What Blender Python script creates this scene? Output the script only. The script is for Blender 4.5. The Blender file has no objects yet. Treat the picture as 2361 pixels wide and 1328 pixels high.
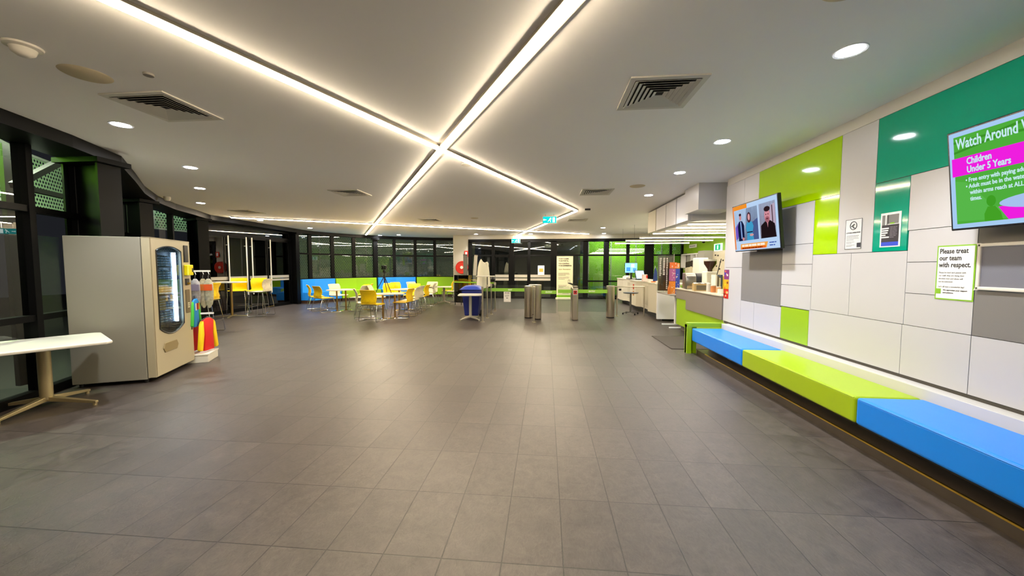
import bpy, bmesh, math, random
from mathutils import Vector, Matrix
R = math.radians
random.seed(7)
S = bpy.context.scene
COL = S.collection
# ---------------------------------------------------------------- camera / world / exposure
cd = bpy.data.cameras.new('camera'); cam = bpy.data.objects.new('camera', cd); COL.objects.link(cam)
cam.location = (0, 0, 1.5); cam.rotation_euler = (R(90 - 3.27), 0, R(5.2))
cd.sensor_width = 36; cd.lens = 36 * 855 / 2361; cd.clip_start = 0.05; cd.clip_end = 200
S.camera = cam
S.view_settings.view_transform = 'Standard'; S.view_settings.look = 'None'
S.view_settings.exposure = 2.1; S.view_settings.gamma = 1
w = bpy.data.worlds.new('night_sky'); S.world = w; w.use_nodes = True
w.node_tree.nodes['Background'].inputs[0].default_value = (0.004, 0.004, 0.005, 1)
w.node_tree.nodes['Background'].inputs[1].default_value = 1.0
LED_STRENGTH = 24.0; DOWN_W = 50.0; CEIL = 3.0

# ---------------------------------------------------------------- materials
def lin(c):
    if isinstance(c, str):
        c = c.lstrip('#'); c = [int(c[i:i + 2], 16) / 255 for i in (0, 2, 4)]
    return tuple((x / 12.92 if x <= .04045 else ((x + .055) / 1.055) ** 2.4) for x in c[:3]) + (1,)
MATS = {}
def mat(name, col, rough=.5, metal=0, spec=.5, bump=0, bscale=60, vary=0, coat=0, emit=None, es=0, alpha=None, trans=0):
    if name in MATS: return MATS[name]
    m = bpy.data.materials.new(name); m.use_nodes = True; nt = m.node_tree
    b = nt.nodes['Principled BSDF']; b.inputs['Base Color'].default_value = lin(col)
    b.inputs['Roughness'].default_value = rough; b.inputs['Metallic'].default_value = metal
    b.inputs['Specular IOR Level'].default_value = spec
    b.inputs['Coat Weight'].default_value = coat
    if trans: b.inputs['Transmission Weight'].default_value = trans
    if emit is not None:
        b.inputs['Emission Color'].default_value = lin(emit); b.inputs['Emission Strength'].default_value = es
    if bump or vary:
        tc = nt.nodes.new('ShaderNodeTexCoord'); n = nt.nodes.new('ShaderNodeTexNoise')
        n.inputs['Scale'].default_value = bscale; n.inputs['Detail'].default_value = 4
        nt.links.new(tc.outputs['Object'], n.inputs['Vector'])
        if bump:
            bp = nt.nodes.new('ShaderNodeBump'); bp.inputs['Strength'].default_value = bump; bp.inputs['Distance'].default_value = .01
            nt.links.new(n.outputs['Fac'], bp.inputs['Height']); nt.links.new(bp.outputs['Normal'], b.inputs['Normal'])
        if vary:
            mx = nt.nodes.new('ShaderNodeMix'); mx.data_type = 'RGBA'
            c = lin(col); mx.inputs[6].default_value = tuple(x * (1 - vary) for x in c[:3]) + (1,)
            mx.inputs[7].default_value = tuple(min(1, x * (1 + vary)) for x in c[:3]) + (1,)
            nt.links.new(n.outputs['Fac'], mx.inputs[0]); nt.links.new(mx.outputs[2], b.inputs['Base Color'])
    MATS[name] = m; return m
def emis(name, col, s):
    if name in MATS: return MATS[name]
    m = bpy.data.materials.new(name); m.use_nodes = True; nt = m.node_tree; nt.nodes.clear()
    e = nt.nodes.new('ShaderNodeEmission'); o = nt.nodes.new('ShaderNodeOutputMaterial')
    e.inputs[0].default_value = lin(col); e.inputs[1].default_value = s
    nt.links.new(e.outputs[0], o.inputs[0]); MATS[name] = m; return m
def glass(name, tint='#e8f0ee', refl=1.0):
    if name in MATS: return MATS[name]
    m = bpy.data.materials.new(name); m.use_nodes = True; nt = m.node_tree; nt.nodes.clear()
    t = nt.nodes.new('ShaderNodeBsdfTransparent'); t.inputs[0].default_value = lin(tint)
    g = nt.nodes.new('ShaderNodeBsdfGlossy'); g.inputs['Roughness'].default_value = .0
    f = nt.nodes.new('ShaderNodeFresnel'); f.inputs[0].default_value = 1.55
    ml = nt.nodes.new('ShaderNodeMath'); ml.operation = 'MULTIPLY'; ml.inputs[1].default_value = 2.0 * refl; ml.use_clamp = True
    x = nt.nodes.new('ShaderNodeMixShader'); o = nt.nodes.new('ShaderNodeOutputMaterial')
    nt.links.new(f.outputs[0], ml.inputs[0]); nt.links.new(ml.outputs[0], x.inputs[0])
    nt.links.new(t.outputs[0], x.inputs[1]); nt.links.new(g.outputs[0], x.inputs[2]); nt.links.new(x.outputs[0], o.inputs[0])
    MATS[name] = m; return m
def perforated(name, col, pitch=.1, rad=.3):
    """sheet metal with staggered round holes, laid out in the sheet's own UVs (metres)"""
    m = bpy.data.materials.new(name); m.use_nodes = True; nt = m.node_tree; N = nt.nodes; L = nt.links
    b = N['Principled BSDF']; b.inputs['Base Color'].default_value = lin(col); b.inputs['Roughness'].default_value = .5
    uv = N.new('ShaderNodeUVMap'); sp = N.new('ShaderNodeSeparateXYZ'); L.new(uv.outputs[0], sp.inputs[0])
    def mth(op, a, c=None):
        n = N.new('ShaderNodeMath'); n.operation = op
        for i, v in enumerate((a, c)):
            if v is None: continue
            if isinstance(v, (int, float)): n.inputs[i].default_value = v
            else: L.new(v, n.inputs[i])
        return n.outputs[0]
    def cell(off):
        u = mth('SUBTRACT', mth('FRACT', mth('ADD', mth('DIVIDE', sp.outputs[0], pitch), off)), .5)
        v = mth('MULTIPLY', mth('SUBTRACT', mth('FRACT', mth('ADD', mth('DIVIDE', sp.outputs[1], pitch * 1.732), off)), .5), 1.732)
        return mth('SQRT', mth('ADD', mth('MULTIPLY', u, u), mth('MULTIPLY', v, v)))
    d = mth('MINIMUM', cell(0), cell(.5)); h = mth('LESS_THAN', d, rad)
    t = N.new('ShaderNodeBsdfTransparent'); x = N.new('ShaderNodeMixShader')
    L.new(h, x.inputs[0]); L.new(b.outputs[0], x.inputs[1]); L.new(t.outputs[0], x.inputs[2])
    L.new(x.outputs[0], N['Material Output'].inputs[0]); MATS[name] = m; return m
def floor_mat():
    m = bpy.data.materials.new('floor_tiles'); m.use_nodes = True; nt = m.node_tree; N = nt.nodes; L = nt.links
    b = N['Principled BSDF']; tc = N.new('ShaderNodeTexCoord'); mp = N.new('ShaderNodeMapping')
    mp.inputs['Location'].default_value = (.528 + 20 * .312, -1.787 + 20 * .547, 0); L.new(tc.outputs['Object'], mp.inputs[0])
    br = N.new('ShaderNodeTexBrick'); br.offset = 0; br.inputs['Scale'].default_value = 1
    br.inputs['Brick Width'].default_value = .312; br.inputs['Row Height'].default_value = .547
    br.inputs['Mortar Size'].default_value = .0036; br.inputs['Mortar Smooth'].default_value = .3; br.inputs['Bias'].default_value = 0
    br.inputs['Color1'].default_value = lin('#413a37'); br.inputs['Color2'].default_value = lin('#4b4440'); br.inputs['Mortar'].default_value = lin('#1f1c1a')
    L.new(mp.outputs[0], br.inputs['Vector'])
    n1 = N.new('ShaderNodeTexNoise'); n1.inputs['Scale'].default_value = 7; n1.inputs['Detail'].default_value = 9; n1.inputs['Roughness'].default_value = .68
    n1.inputs['Distortion'].default_value = 1.2; L.new(tc.outputs['Object'], n1.inputs['Vector'])
    rp = N.new('ShaderNodeMapRange'); rp.inputs[1].default_value = .3; rp.inputs[2].default_value = .7; rp.inputs[3].default_value = .62; rp.inputs[4].default_value = 1.4
    L.new(n1.outputs['Fac'], rp.inputs[0])
    vm = N.new('ShaderNodeVectorMath'); vm.operation = 'SCALE'; L.new(br.outputs['Color'], vm.inputs[0]); L.new(rp.outputs[0], vm.inputs['Scale'])
    n2 = N.new('ShaderNodeTexNoise'); n2.inputs['Scale'].default_value = 38; n2.inputs['Detail'].default_value = 8; n2.inputs['Roughness'].default_value = .75; n2.inputs['Distortion'].default_value = 2.2
    m2 = N.new('ShaderNodeMapping'); m2.inputs['Scale'].default_value = (1, .45, 1); L.new(tc.outputs['Object'], m2.inputs[0]); L.new(m2.outputs[0], n2.inputs['Vector'])
    rp2 = N.new('ShaderNodeMapRange'); rp2.inputs[1].default_value = .3; rp2.inputs[2].default_value = .7; rp2.inputs[3].default_value = .7; rp2.inputs[4].default_value = 1.3
    L.new(n2.outputs['Fac'], rp2.inputs[0]); vm2 = N.new('ShaderNodeVectorMath'); vm2.operation = 'SCALE'; L.new(vm.outputs[0], vm2.inputs[0]); L.new(rp2.outputs[0], vm2.inputs['Scale'])
    L.new(vm2.outputs[0], b.inputs['Base Color'])
    r2 = N.new('ShaderNodeMapRange'); r2.inputs[3].default_value = .27; r2.inputs[4].default_value = .46; b.inputs['Specular IOR Level'].default_value = .62
    L.new(n1.outputs['Fac'], r2.inputs[0]); L.new(r2.outputs[0], b.inputs['Roughness'])
    bp = N.new('ShaderNodeBump'); bp.inputs['Strength'].default_value = .5; bp.inputs['Distance'].default_value = .004
    L.new(n2.outputs['Fac'], bp.inputs['Height'])
    bp2 = N.new('ShaderNodeBump'); bp2.invert = True; bp2.inputs['Strength'].default_value = .6; bp2.inputs['Distance'].default_value = .003
    L.new(br.outputs['Fac'], bp2.inputs['Height']); L.new(bp.outputs[0], bp2.inputs['Normal']); L.new(bp2.outputs[0], b.inputs['Normal'])
    return m
FLOOR = floor_mat()
CEILM = mat('ceiling_paint', '#f6f4f0', .8, bump=.04, bscale=220)
WHITE = mat('white_panel', '#bdbbbd', .35, spec=.4); WALLW = mat('wall_paint', '#c9c6c0', .6)
LIME = mat('lime_gloss_panel', '#a3cc00', .08, coat=.1); TEAL = mat('teal_gloss_panel', '#009a7a', .07, coat=.1)
LIMEM = mat('lime_laminate', '#8fb50a', .4); GREYP = mat('grey_fabric_panel', '#7c7874', .9, bump=.3, bscale=500)
BLACK = mat('black_aluminium', '#060606', .42, spec=.14); BLACKP = mat('black_plastic', '#0c0c0e', .4); DARKG = mat('dark_grey', '#2b2927', .5)
BLUEV = mat('blue_vinyl', '#0080f0', .33, bump=.05, bscale=12); LIMEV = mat('lime_vinyl', '#97b400', .33, bump=.05, bscale=12)
BLUEV2 = mat('banquette_blue_vinyl', '#2598ff', .4, bump=.04, bscale=12); LIMEV2 = mat('banquette_lime_vinyl', '#98c810', .4, bump=.04, bscale=12)
KICK = mat('dark_brown_plinth', '#40372d', .35, vary=.3, bscale=9, bump=.1); BRASS = mat('brass_trim', '#c9a544', .3, metal=1)
STEEL = mat('brushed_steel', '#d6cdba', .3, metal=1); CHROME = mat('chrome', '#c8c8c8', .12, metal=1)
YEL = mat('yellow_plastic', '#ffdc00', .38); CREAM = mat('cream_plastic', '#e6dfc4', .4)
TABW = mat('white_laminate', '#d6d3ca', .35); ALUP = mat('champagne_metal', '#b3a47c', .38, metal=.7)
VEND = mat('grey_beige_enamel', '#928e80', .42, bump=.08, bscale=300, vary=.06); VENDF = mat('champagne_door_enamel', '#b0a68a', .4, bump=.08, bscale=300)
GLS = glass('window_glass'); GLSG = glass('barrier_glass', '#f2f8f5', .6); GLSV = glass('vending_glass', '#dde8ee', .35)
PAPER = mat('paper_white', '#eceae6', .6); INK = mat('black_ink', '#15151a', .6); NAVY = mat('navy', '#1b1f33', .5)
GTAG = mat('green_print', '#7fb51c', .5); GREYB = mat('grey_pinboard', '#74747e', .85, bump=.2, bscale=400)
CREAMW = mat('cream_counter', '#c9c3b0', .45); RED = mat('red_paint', '#c9240f', .4)
LEDM = emis('led_diffuser', '#ffeaca', LED_STRENGTH); LEDC = emis('cool_led_diffuser', '#fff0dc', LED_STRENGTH * .4)
DOWNM = emis('downlight_lens', '#f4f6ff', 30)

# ---------------------------------------------------------------- mesh builder
class M:
    def __init__(s): s.v = []; s.f = []; s.m = []; s.uv = None
    def add(s, vs, fs, m=0):
        o = len(s.v); s.v += [tuple(x) for x in vs]; s.f += [tuple(i + o for i in f) for f in fs]; s.m += [m] * len(fs); return s
    def box(s, x0, x1, y0, y1, z0, z1, m=0, T=None):
        vs = [Vector((x, y, z)) for z in (z0, z1) for x, y in ((x0, y0), (x1, y0), (x1, y1), (x0, y1))]
        if T is not None: vs = [T @ v for v in vs]
        return s.add(vs, [(3, 2, 1, 0), (4, 5, 6, 7), (0, 1, 5, 4), (1, 2, 6, 5), (2, 3, 7, 6), (3, 0, 4, 7)], m)
    def beam(s, a, b, w, h, m=0, up=(0, 0, 1)):
        a = Vector(a); b = Vector(b); d = (b - a).normalized(); u = Vector(up); x = d.cross(u)
        if x.length < 1e-5: x = d.cross(Vector((1, 0, 0)))
        x.normalize(); y = x.cross(d).normalized()
        vs = [p + x * sx * w / 2 + y * sy * h / 2 for p in (a, b) for sx, sy in ((-1, -1), (1, -1), (1, 1), (-1, 1))]
        return s.add(vs, [(3, 2, 1, 0), (4, 5, 6, 7), (0, 1, 5, 4), (1, 2, 6, 5), (2, 3, 7, 6), (3, 0, 4, 7)], m)
    def tube(s, pts, r, n=8, m=0, closed=False):
        pts = [Vector(p) for p in pts]; k = len(pts); rs = r if isinstance(r, (list, tuple)) else [r] * k
        vs = []; prev = None
        for i, p in enumerate(pts):
            if closed: d = (pts[(i + 1) % k] - pts[i - 1])
            else: d = (pts[min(i + 1, k - 1)] - pts[max(i - 1, 0)])
            d.normalize()
            if prev is None:
                x = d.cross(Vector((0, 0, 1)))
                if x.length < 1e-4: x = d.cross(Vector((1, 0, 0)))
            else: x = prev - d * prev.dot(d)
            x.normalize(); prev = x; y = d.cross(x)
            vs += [p + (x * math.cos(2 * math.pi * j / n) + y * math.sin(2 * math.pi * j / n)) * rs[i] for j in range(n)]
        fs = []
        for i in range(k if closed else k - 1):
            a = i * n; b = ((i + 1) % k) * n
            fs += [(a + j, a + (j + 1) % n, b + (j + 1) % n, b + j) for j in range(n)]
        if not closed: fs += [tuple(range(n))[::-1], tuple((k - 1) * n + j for j in range(n))]
        return s.add(vs, fs, m)
    def lathe(s, prof, c=(0, 0, 0), n=24, m=0, T=None):
        vs = []; k = len(prof)
        for r, z in prof: vs += [Vector((r * math.cos(2 * math.pi * j / n), r * math.sin(2 * math.pi * j / n), z)) for j in range(n)]
        if T is not None: vs = [T @ v for v in vs]
        vs = [v + Vector(c) for v in vs]
        fs = [(i * n + j, i * n + (j + 1) % n, (i + 1) * n + (j + 1) % n, (i + 1) * n + j) for i in range(k - 1) for j in range(n)]
        if prof[0][0] > 1e-6: fs.append(tuple(range(n))[::-1])
        if prof[-1][0] > 1e-6: fs.append(tuple((k - 1) * n + j for j in range(n)))
        return s.add(vs, fs, m)
    def prism(s, poly, z0, z1, m=0, T=None):
        n = len(poly); vs = [Vector((x, y, z)) for z in (z0, z1) for x, y in poly]
        if T is not None: vs = [T @ v for v in vs]
        return s.add(vs, [tuple(range(n))[::-1], tuple(range(n, 2 * n))] + [(i, (i + 1) % n, n + (i + 1) % n, n + i) for i in range(n)], m)
    def grid(s, P, m=0):
        r = len(P); c = len(P[0]); vs = [p for row in P for p in row]
        return s.add(vs, [(i * c + j, i * c + j + 1, (i + 1) * c + j + 1, (i + 1) * c + j) for i in range(r - 1) for j in range(c - 1)], m)
    def build(s, name, mt, parent=None, bevel=0, smooth=False, solid=0, recalc=True, uv=None, segs=2):
        me = bpy.data.meshes.new(name); me.from_pydata(s.v, [], s.f)
        mts = mt if isinstance(mt, (list, tuple)) else [mt]
        for q in mts: me.materials.append(q)
        for p, i in zip(me.polygons, s.m): p.material_index = i; p.use_smooth = smooth
        if recalc:
            b = bmesh.new(); b.from_mesh(me); bmesh.ops.remove_doubles(b, verts=b.verts, dist=1e-6)
            bmesh.ops.recalc_face_normals(b, faces=b.faces); b.to_mesh(me); b.free()
        if uv:
            l = me.uv_layers.new(name='UVMap')
            for lp in me.loops: l.data[lp.index].uv = uv[lp.vertex_index]
        o = bpy.data.objects.new(name, me); COL.objects.link(o)
        if parent: o.parent = parent
        if solid:
            q = o.modifiers.new('solid', 'SOLIDIFY'); q.thickness = solid; q.offset = 0
        if bevel:
            q = o.modifiers.new('bevel', 'BEVEL'); q.width = bevel; q.segments = segs; q.limit_method = 'ANGLE'; q.angle_limit = R(40)
        if smooth and not bevel:
            q = o.modifiers.new('edges', 'EDGE_SPLIT'); q.split_angle = R(38)
        return o
def tag(o, label=None, cat=None, group=None, kind=None):
    if label: o['label'] = label
    if cat: o['category'] = cat
    if group: o['group'] = group
    if kind: o['kind'] = kind
    return o
def thing(name, label, cat, loc=(0, 0, 0), rot=(0, 0, 0), group=None):
    o = bpy.data.objects.new(name, None); COL.objects.link(o); o.empty_display_size = .1
    o.location = loc; o.rotation_euler = rot if isinstance(rot, tuple) else (0, 0, rot)
    return tag(o, label, cat, group)
def dup(root, loc=None, rot=None, label=None, group=None, swap=None):
    def cp(o, par):
        c = o.copy(); COL.objects.link(c); c.parent = par
        if swap and o.type == 'MESH':
            for i, sl in enumerate(c.data.materials):
                if sl and sl.name in swap:
                    c.material_slots[i].link = 'OBJECT'; c.material_slots[i].material = MATS[swap[sl.name]]
        for ch in o.children: cp(ch, c)
        return c
    c = cp(root, None)
    if loc is not None: c.location = loc
    if rot is not None: c.rotation_euler = rot if isinstance(rot, tuple) else (0, 0, rot)
    if label: c['label'] = label
    if group: c['group'] = group
    return c
def struct(o): o['kind'] = 'structure'; return o
def text(body, size, mt, parent, x, y, z=0, name='lettering', bold=0, sx=1.0, align='LEFT', thick=.0006, italic=0):
    cu = bpy.data.curves.new('t', 'FONT'); cu.body = body; cu.size = size; cu.offset = bold * size; cu.align_x = align
    cu.extrude = thick; cu.resolution_u = 2; cu.shear = italic
    t = bpy.data.objects.new('t', cu); COL.objects.link(t)
    bpy.context.view_layer.update()
    me = bpy.data.meshes.new_from_object(t.evaluated_get(bpy.context.evaluated_depsgraph_get()))
    bpy.data.objects.remove(t)
    for v in me.vertices: v.co.x *= sx
    me.materials.clear(); me.materials.append(mt)
    o = bpy.data.objects.new(name, me); COL.objects.link(o); o.parent = parent; o.location = (x, y, z); return o
def plate(name, x0, x1, y0, y1, z, mt, parent, d=.0015):
    return M().box(x0, x1, y0, y1, z, z + d).build(name, mt, parent)
WALLROT = (R(90), 0, R(-90))     # local x right, y up, z out of the right-hand wall
FACEROT = (R(90), 0, 0)          # facing the camera side

# ================================================================ SETTING
FP = [(-4.2, -4.0), (-4.6, -.5), (-5.0, 1.2), (-5.4, 2.6), (-5.8, 3.68), (-6.1, 4.35), (-6.9, 5.1), (-7.8, 6.0), (-8.6, 6.95), (-9.2, 7.9), (-9.7, 8.85),
      (-10.22, 9.95), (-10.22, 14.1), (-10.05, 15.05), (-9.55, 15.9), (-8.95, 16.65), (-8.25, 17.35), (-7.55, 18.0), (-6.65, 18.5), (-5.75, 18.9), (-4.42, 19.15)]
FV = [Vector((x, y, 0)) for x, y in FP]
def inward(i):
    a = FV[max(i - 1, 0)]; b = FV[min(i + 1, len(FV) - 1)]; d = (b - a).normalized(); return Vector((d.y, -d.x, 0))
room = FP + [(-3.68, 19.15), (-3.68, 17.55), (6.25, 17.55), (6.25, 6.78), (3.3, 6.78), (3.3, -4.0)]
struct(M().prism(room, -.2, 0).build('floor', FLOOR))
struct(M().box(-30, 20, -10, 40, -.3, -.21).build('ground_outside', mat('night_ground', '#0e0f0b', .9)))
struct(M().prism(room, 3.0, 3.25).build('ceiling', CEILM))
# window_<n> bays of the curved glazed wall
def bay(n, i, zt, bottom=.0, post=.06):
    a = FV[i]; b = FV[i + 1]; m = M(); d = (b - a).normalized()
    for z, h in [(.05, .10)] + [(z, .07) for z in zt] + [(2.93, .14)]:
        m.beam(a + Vector((0, 0, z)), b + Vector((0, 0, z)), .10, h)
    m.beam(a + Vector((0, 0, .0)), a + Vector((0, 0, 3.0)), .12, post, up=tuple(d))
    fr = struct(m.build('window_%d' % n, BLACK))
    g = M(); o = Vector((-d.y, d.x, 0)) * .0
    g.add([a + o + Vector((0, 0, .1)), b + o + Vector((0, 0, .1)), b + o + Vector((0, 0, 2.86)), a + o + Vector((0, 0, 2.86))], [(0, 1, 2, 3)])
    g.build('pane', GLS, fr, recalc=False)
    return fr
wn = 1
for i in range(len(FP) - 1):
    if i == 11: continue
    zt = (2.15, .92) if i < 11 else (2.05, .98)
    bay(wn, i, zt, post=.08 if i < 11 else .14); wn += 1
# header beam along the curve (deeper on the left)
off = [.3, .35, .4, .42, .45, .45, .5, .5, .5, .5, .55, .55, .38, .3, .22, .15, .12, .12, .12, .12, .12]
m = M()
inn = [FV[i] + inward(i) * off[i] for i in range(len(FP))]
for i in range(len(FP) - 1):
    q = [FV[i], FV[i + 1], inn[i + 1], inn[i]]
    m.prism([(p.x, p.y) for p in q], 2.86, 3.0)
struct(m.build('trim_1', BLACK, recalc=False))
# structural black columns with cap plates, standing inside the glass
for k, (i, dep) in enumerate(((5, .5), (8, .45), (11, .6), (12, .3), (16, .12))):
    p = FV[i]; nrm = [Vector((1, 0, 0)), Vector((1, 0, 0)), Vector((.93, -.37, 0)), inward(12), inward(16)][k]; t = Vector((-nrm.y, nrm.x, 0)); m = M()
    wd = .26 if k < 3 else .2
    a = p + nrm * .02; b = p + nrm * dep
    for q in (a, b): m.beam(q, q + Vector((0, 0, 2.8)), wd, .03, up=tuple(nrm))
    m.beam((a + b) / 2, (a + b) / 2 + Vector((0, 0, 2.8)), .03, dep, up=tuple(nrm))
    c = p + nrm * (dep / 2 + .02)
    T = Matrix.Translation(c) @ Matrix(((nrm.x, t.x, 0, 0), (nrm.y, t.y, 0, 0), (0, 0, 1, 0), (0, 0, 0, 1)))
    m.box(-dep / 2 - .06, dep / 2 + .08, -wd / 2 - .06, wd / 2 + .06, 2.8, 2.86, T=T)
    struct(m.build('trim_%d' % (k + 2), BLACK, recalc=False))
# steel brace behind the high left window
a = Vector((-6.2, 3.85, 2.45)); m = M(); m.beam(a, (-6.55, 4.6, 2.98), .07, .07); m.beam(a, (-6.6, 4.6, 2.46), .06, .06); m.beam((-6.62, 4.05, 0), (-6.62, 4.05, 3), .07, .07)
struct(m.build('trim_7', BLACK))
# sliding doors between the third and fourth columns
ys = [10.1, 11.1, 11.9, 12.8, 13.95]
for k in range(4):
    y0, y1 = ys[k], ys[k + 1]; X0 = -10.2; m = M()
    for y in (y0 + .02, y1 - .02): m.box(X0 - .02, X0 + .02, y - .02, y + .02, .04, 2.5)
    m.box(X0 - .02, X0 + .02, y0, y1, .02, .12); m.box(X0 - .02, X0 + .02, y0, y1, 2.45, 2.53)
    d = struct(m.build('door_%d' % (k + 1), BLACK))
    g = M().box(X0 - .004, X0 + .004, y0 + .04, y1 - .04, .1, 2.46).build('pane', GLS, d)
    b = M(); b.box(X0 + .006, X0 + .012, y0 + .04, y1 - .04, .98, 1.05); b.box(X0 + .006, X0 + .012, y0 + .04, y1 - .04, 1.08, 1.18)
    b.build('safety_band', mat('band_print', '#9b978c', .5), d)
    hy = (y1 - .06, y1 - .14, y0 + .1, y0 + .06)[k]
    if k != 0: h = M().tube([(X0 + .09, hy, .55), (X0 + .09, hy, 2.5)], .02, 10)
    else: h = M().tube([(X0 + .09, hy, .55), (X0 + .09, hy, 2.5)], .02, 10)
    for z in (.8, 2.2): h.tube([(X0 + .01, hy, z), (X0 + .09, hy, z)], .012, 8)
    h.build('door_handle', mat('pale_steel', '#e8e4d8', .3, metal=.3), d, smooth=True)
m = M(); m.box(-10.24, -10.16, 10.0, 14.1, 2.53, 2.6); m.box(-10.24, -10.16, 10.0, 14.1, 2.8, 3.0); m.box(-10.24, -10.16, 10.0, 14.1, 0, .02)
wf = struct(m.build('window_%d' % wn, BLACK)); wn += 1
M().box(-10.204, -10.196, 10.05, 14.05, 2.6, 2.8).build('pane', GLS, wf)
# entrance wall, straight, at y = 17.5
m = M(); Y = 17.5
m.box(-3.68, 6.25, Y - .04, Y + .1, 2.66, 2.8); m.box(-3.68, 6.25, Y - .02, Y + .06, 2.0, 2.07)
for x0, x1 in ((-3.68, -3.5), (-2.56, -2.42), (-1.72, -1.5), (-.84, -.72), (.22, .52), (1.72, 1.95), (2.66, 2.9), (3.68, 3.82), (4.5, 4.9), (5.6, 5.7), (6.1, 6.25)):
    m.box(x0, x1, Y - .04, Y + .08, 0, 2.7)
m.box(1.95, 6.25, Y - .02, Y + .06, .8, .87); m.box(.5, 6.25, Y - .02, Y + .06, 0, .08); m.box(-3.6, -2.5, Y - .02, Y + .06, 0, .08); m.box(-.8, .3, Y - .02, Y + .06, 0, .08)
wf = struct(m.build('wall_entrance', BLACK))
for x0, x1 in ((-3.5, -2.56), (.52, 1.72), (1.95, 2.66), (2.9, 3.68), (3.82, 4.5), (4.9, 5.6), (5.7, 6.1), (-.72, .22)):
    M().box(x0, x1, Y + .01, Y + .018, .08, 2.66).build('pane', GLS, wf)
M().box(-2.42, -.84, Y + .01, Y + .018, 2.07, 2.66).build('pane', GLS, wf)
for k, (x0, x1) in enumerate(((-2.42, -1.72), (-1.5, -.84))):
    m = M()
    for a in (x0 + .02, x1 - .02): m.box(a - .02, a + .02, Y - .03, Y + .01, .02, 2.0)
    m.box(x0, x1, Y - .03, Y + .01, .01, .12); m.box(x0, x1, Y - .03, Y + .01, 1.95, 2.0)
    d = struct(m.build('door_%d' % (k + 5), BLACK)); M().box(x0 + .04, x1 - .04, Y - .014, Y - .006, .12, 1.95).build('pane', GLS, d)
    b = M(); b.box(x0 + .03, x1 - .03, Y - .05, Y - .032, 1.0, 1.13); b.box(x0 + .03, x1 - .03, Y - .05, Y - .032, .85, .96); b.build('push_plate', mat('plate_grey', '#b3ae9f', .5), d)
b = M(); b.box(-.72, .22, Y - .012, Y, 1.0, 1.13); b.box(-.72, .22, Y - .012, Y, .85, .96); b.build('safety_band', MATS['plate_grey'], wf)
struct(M().box(-3.68, 6.25, 17.42, 17.6, 2.8, 3.0).build('trim_8', mat('bulkhead_grey', '#b4afa2', .7)))
struct(M().box(-4.42, -3.68, 17.5, 19.15, 0, 3.0).build('wall_pillar', mat('pillar_paint', '#b9b4a2', .7)))
# lobby walls beyond the entrance doors, dark
struct(M().box(-3.68, 1.9, 21.0, 21.1, 0, 3.0).build('wall_lobby', mat('lobby_paint', '#37332f', .8)))
# right-hand panelled wall, x = 3.1
wr = struct(M().box(3.12, 3.3, -4.0, 6.78, 0, 3.0).build('wall_right', mat('wall_core', '#55524e', .8)))
PAN = [  # y0, y1, z0, z1, material
 (6.2, 6.78, .56, 1.49, WHITE), (6.2, 6.78, 1.49, 2.88, WHITE), (5.8, 6.2, 1.72, 2.88, WHITE), (5.82, 6.2, .56, .97, WHITE), (5.18, 5.82, .56, .97, WHITE),
 (5.2, 6.2, .97, 1.72, GREYP), (4.28, 5.8, 2.27, 2.88, LIME), (4.28, 4.64, 1.64, 2.27, LIME), (4.64, 5.8, 1.775, 2.27, WHITE), (4.64, 5.2, 1.53, 1.775, WHITE),
 (4.64, 5.2, 1.27, 1.53, WHITE), (4.64, 5.2, .985, 1.27, WHITE), (4.66, 5.18, .56, .98, LIMEM), (3.85, 4.28, 1.64, 2.88, WHITE), (4.09, 4.64, 1.0, 1.64, WHITE),
 (3.5, 4.09, 1.0, 1.64, WHITE), (.2, 3.85, 2.28, 2.88, TEAL), (3.51, 3.85, 1.64, 2.28, TEAL), (2.98, 3.51, 1.81, 2.28, WHITE), (2.98, 3.5, 1.54, 1.81, WHITE),
 (2.98, 3.5, 1.275, 1.54, WHITE), (2.98, 3.5, 1.0, 1.275, WHITE), (3.51, 4.66, .56, 1.0, WHITE), (2.98, 3.51, .56, 1.0, WHITE), (1.7, 2.98, .56, 1.0, WHITE),
 (.2, 1.7, .56, 1.0, WHITE), (1.4, 2.98, 1.0, 1.81, GREYP), (.2, 2.98, 1.81, 2.28, WHITE), (.2, 1.4, 1.0, 1.81, WHITE), (-4, .2, .56, 2.88, WHITE)]
g = .0025
for y0, y1, z0, z1, mt in PAN:
    M().box(3.1, 3.12, y0 + g, y1 - g, z0 + g, z1 - g).build('wall_panel', mt, wr)
struct(M().box(3.11, 3.12, -4.0, 6.78, 2.885, 3.0).build('trim_9', WALLW))
struct(M().box(3.0, 3.12, -4.0, 6.6, .0, .53).build('trim_10', mat('ledge_white', '#c4c2be', .5), bevel=.004))
struct(M().box(3.12, 3.3, 6.78, 6.8, 0, 3.0).build('trim_11', WALLW))
struct(M().box(-4.0, 3.3, -4.1, -4.0, 0, 3.0).build('wall_rear', WALLW))
# cafe recess walls
cw = struct(M().box(6.2, 6.35, 6.8, 17.46, 0, 3.0).build('wall_cafe', mat('lime_wall_paint', '#86b216', .55)))
struct(M().box(3.3, 6.35, 6.7, 6.8, 0, 3.0).build('wall_cafe_side', WALLW))
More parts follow.
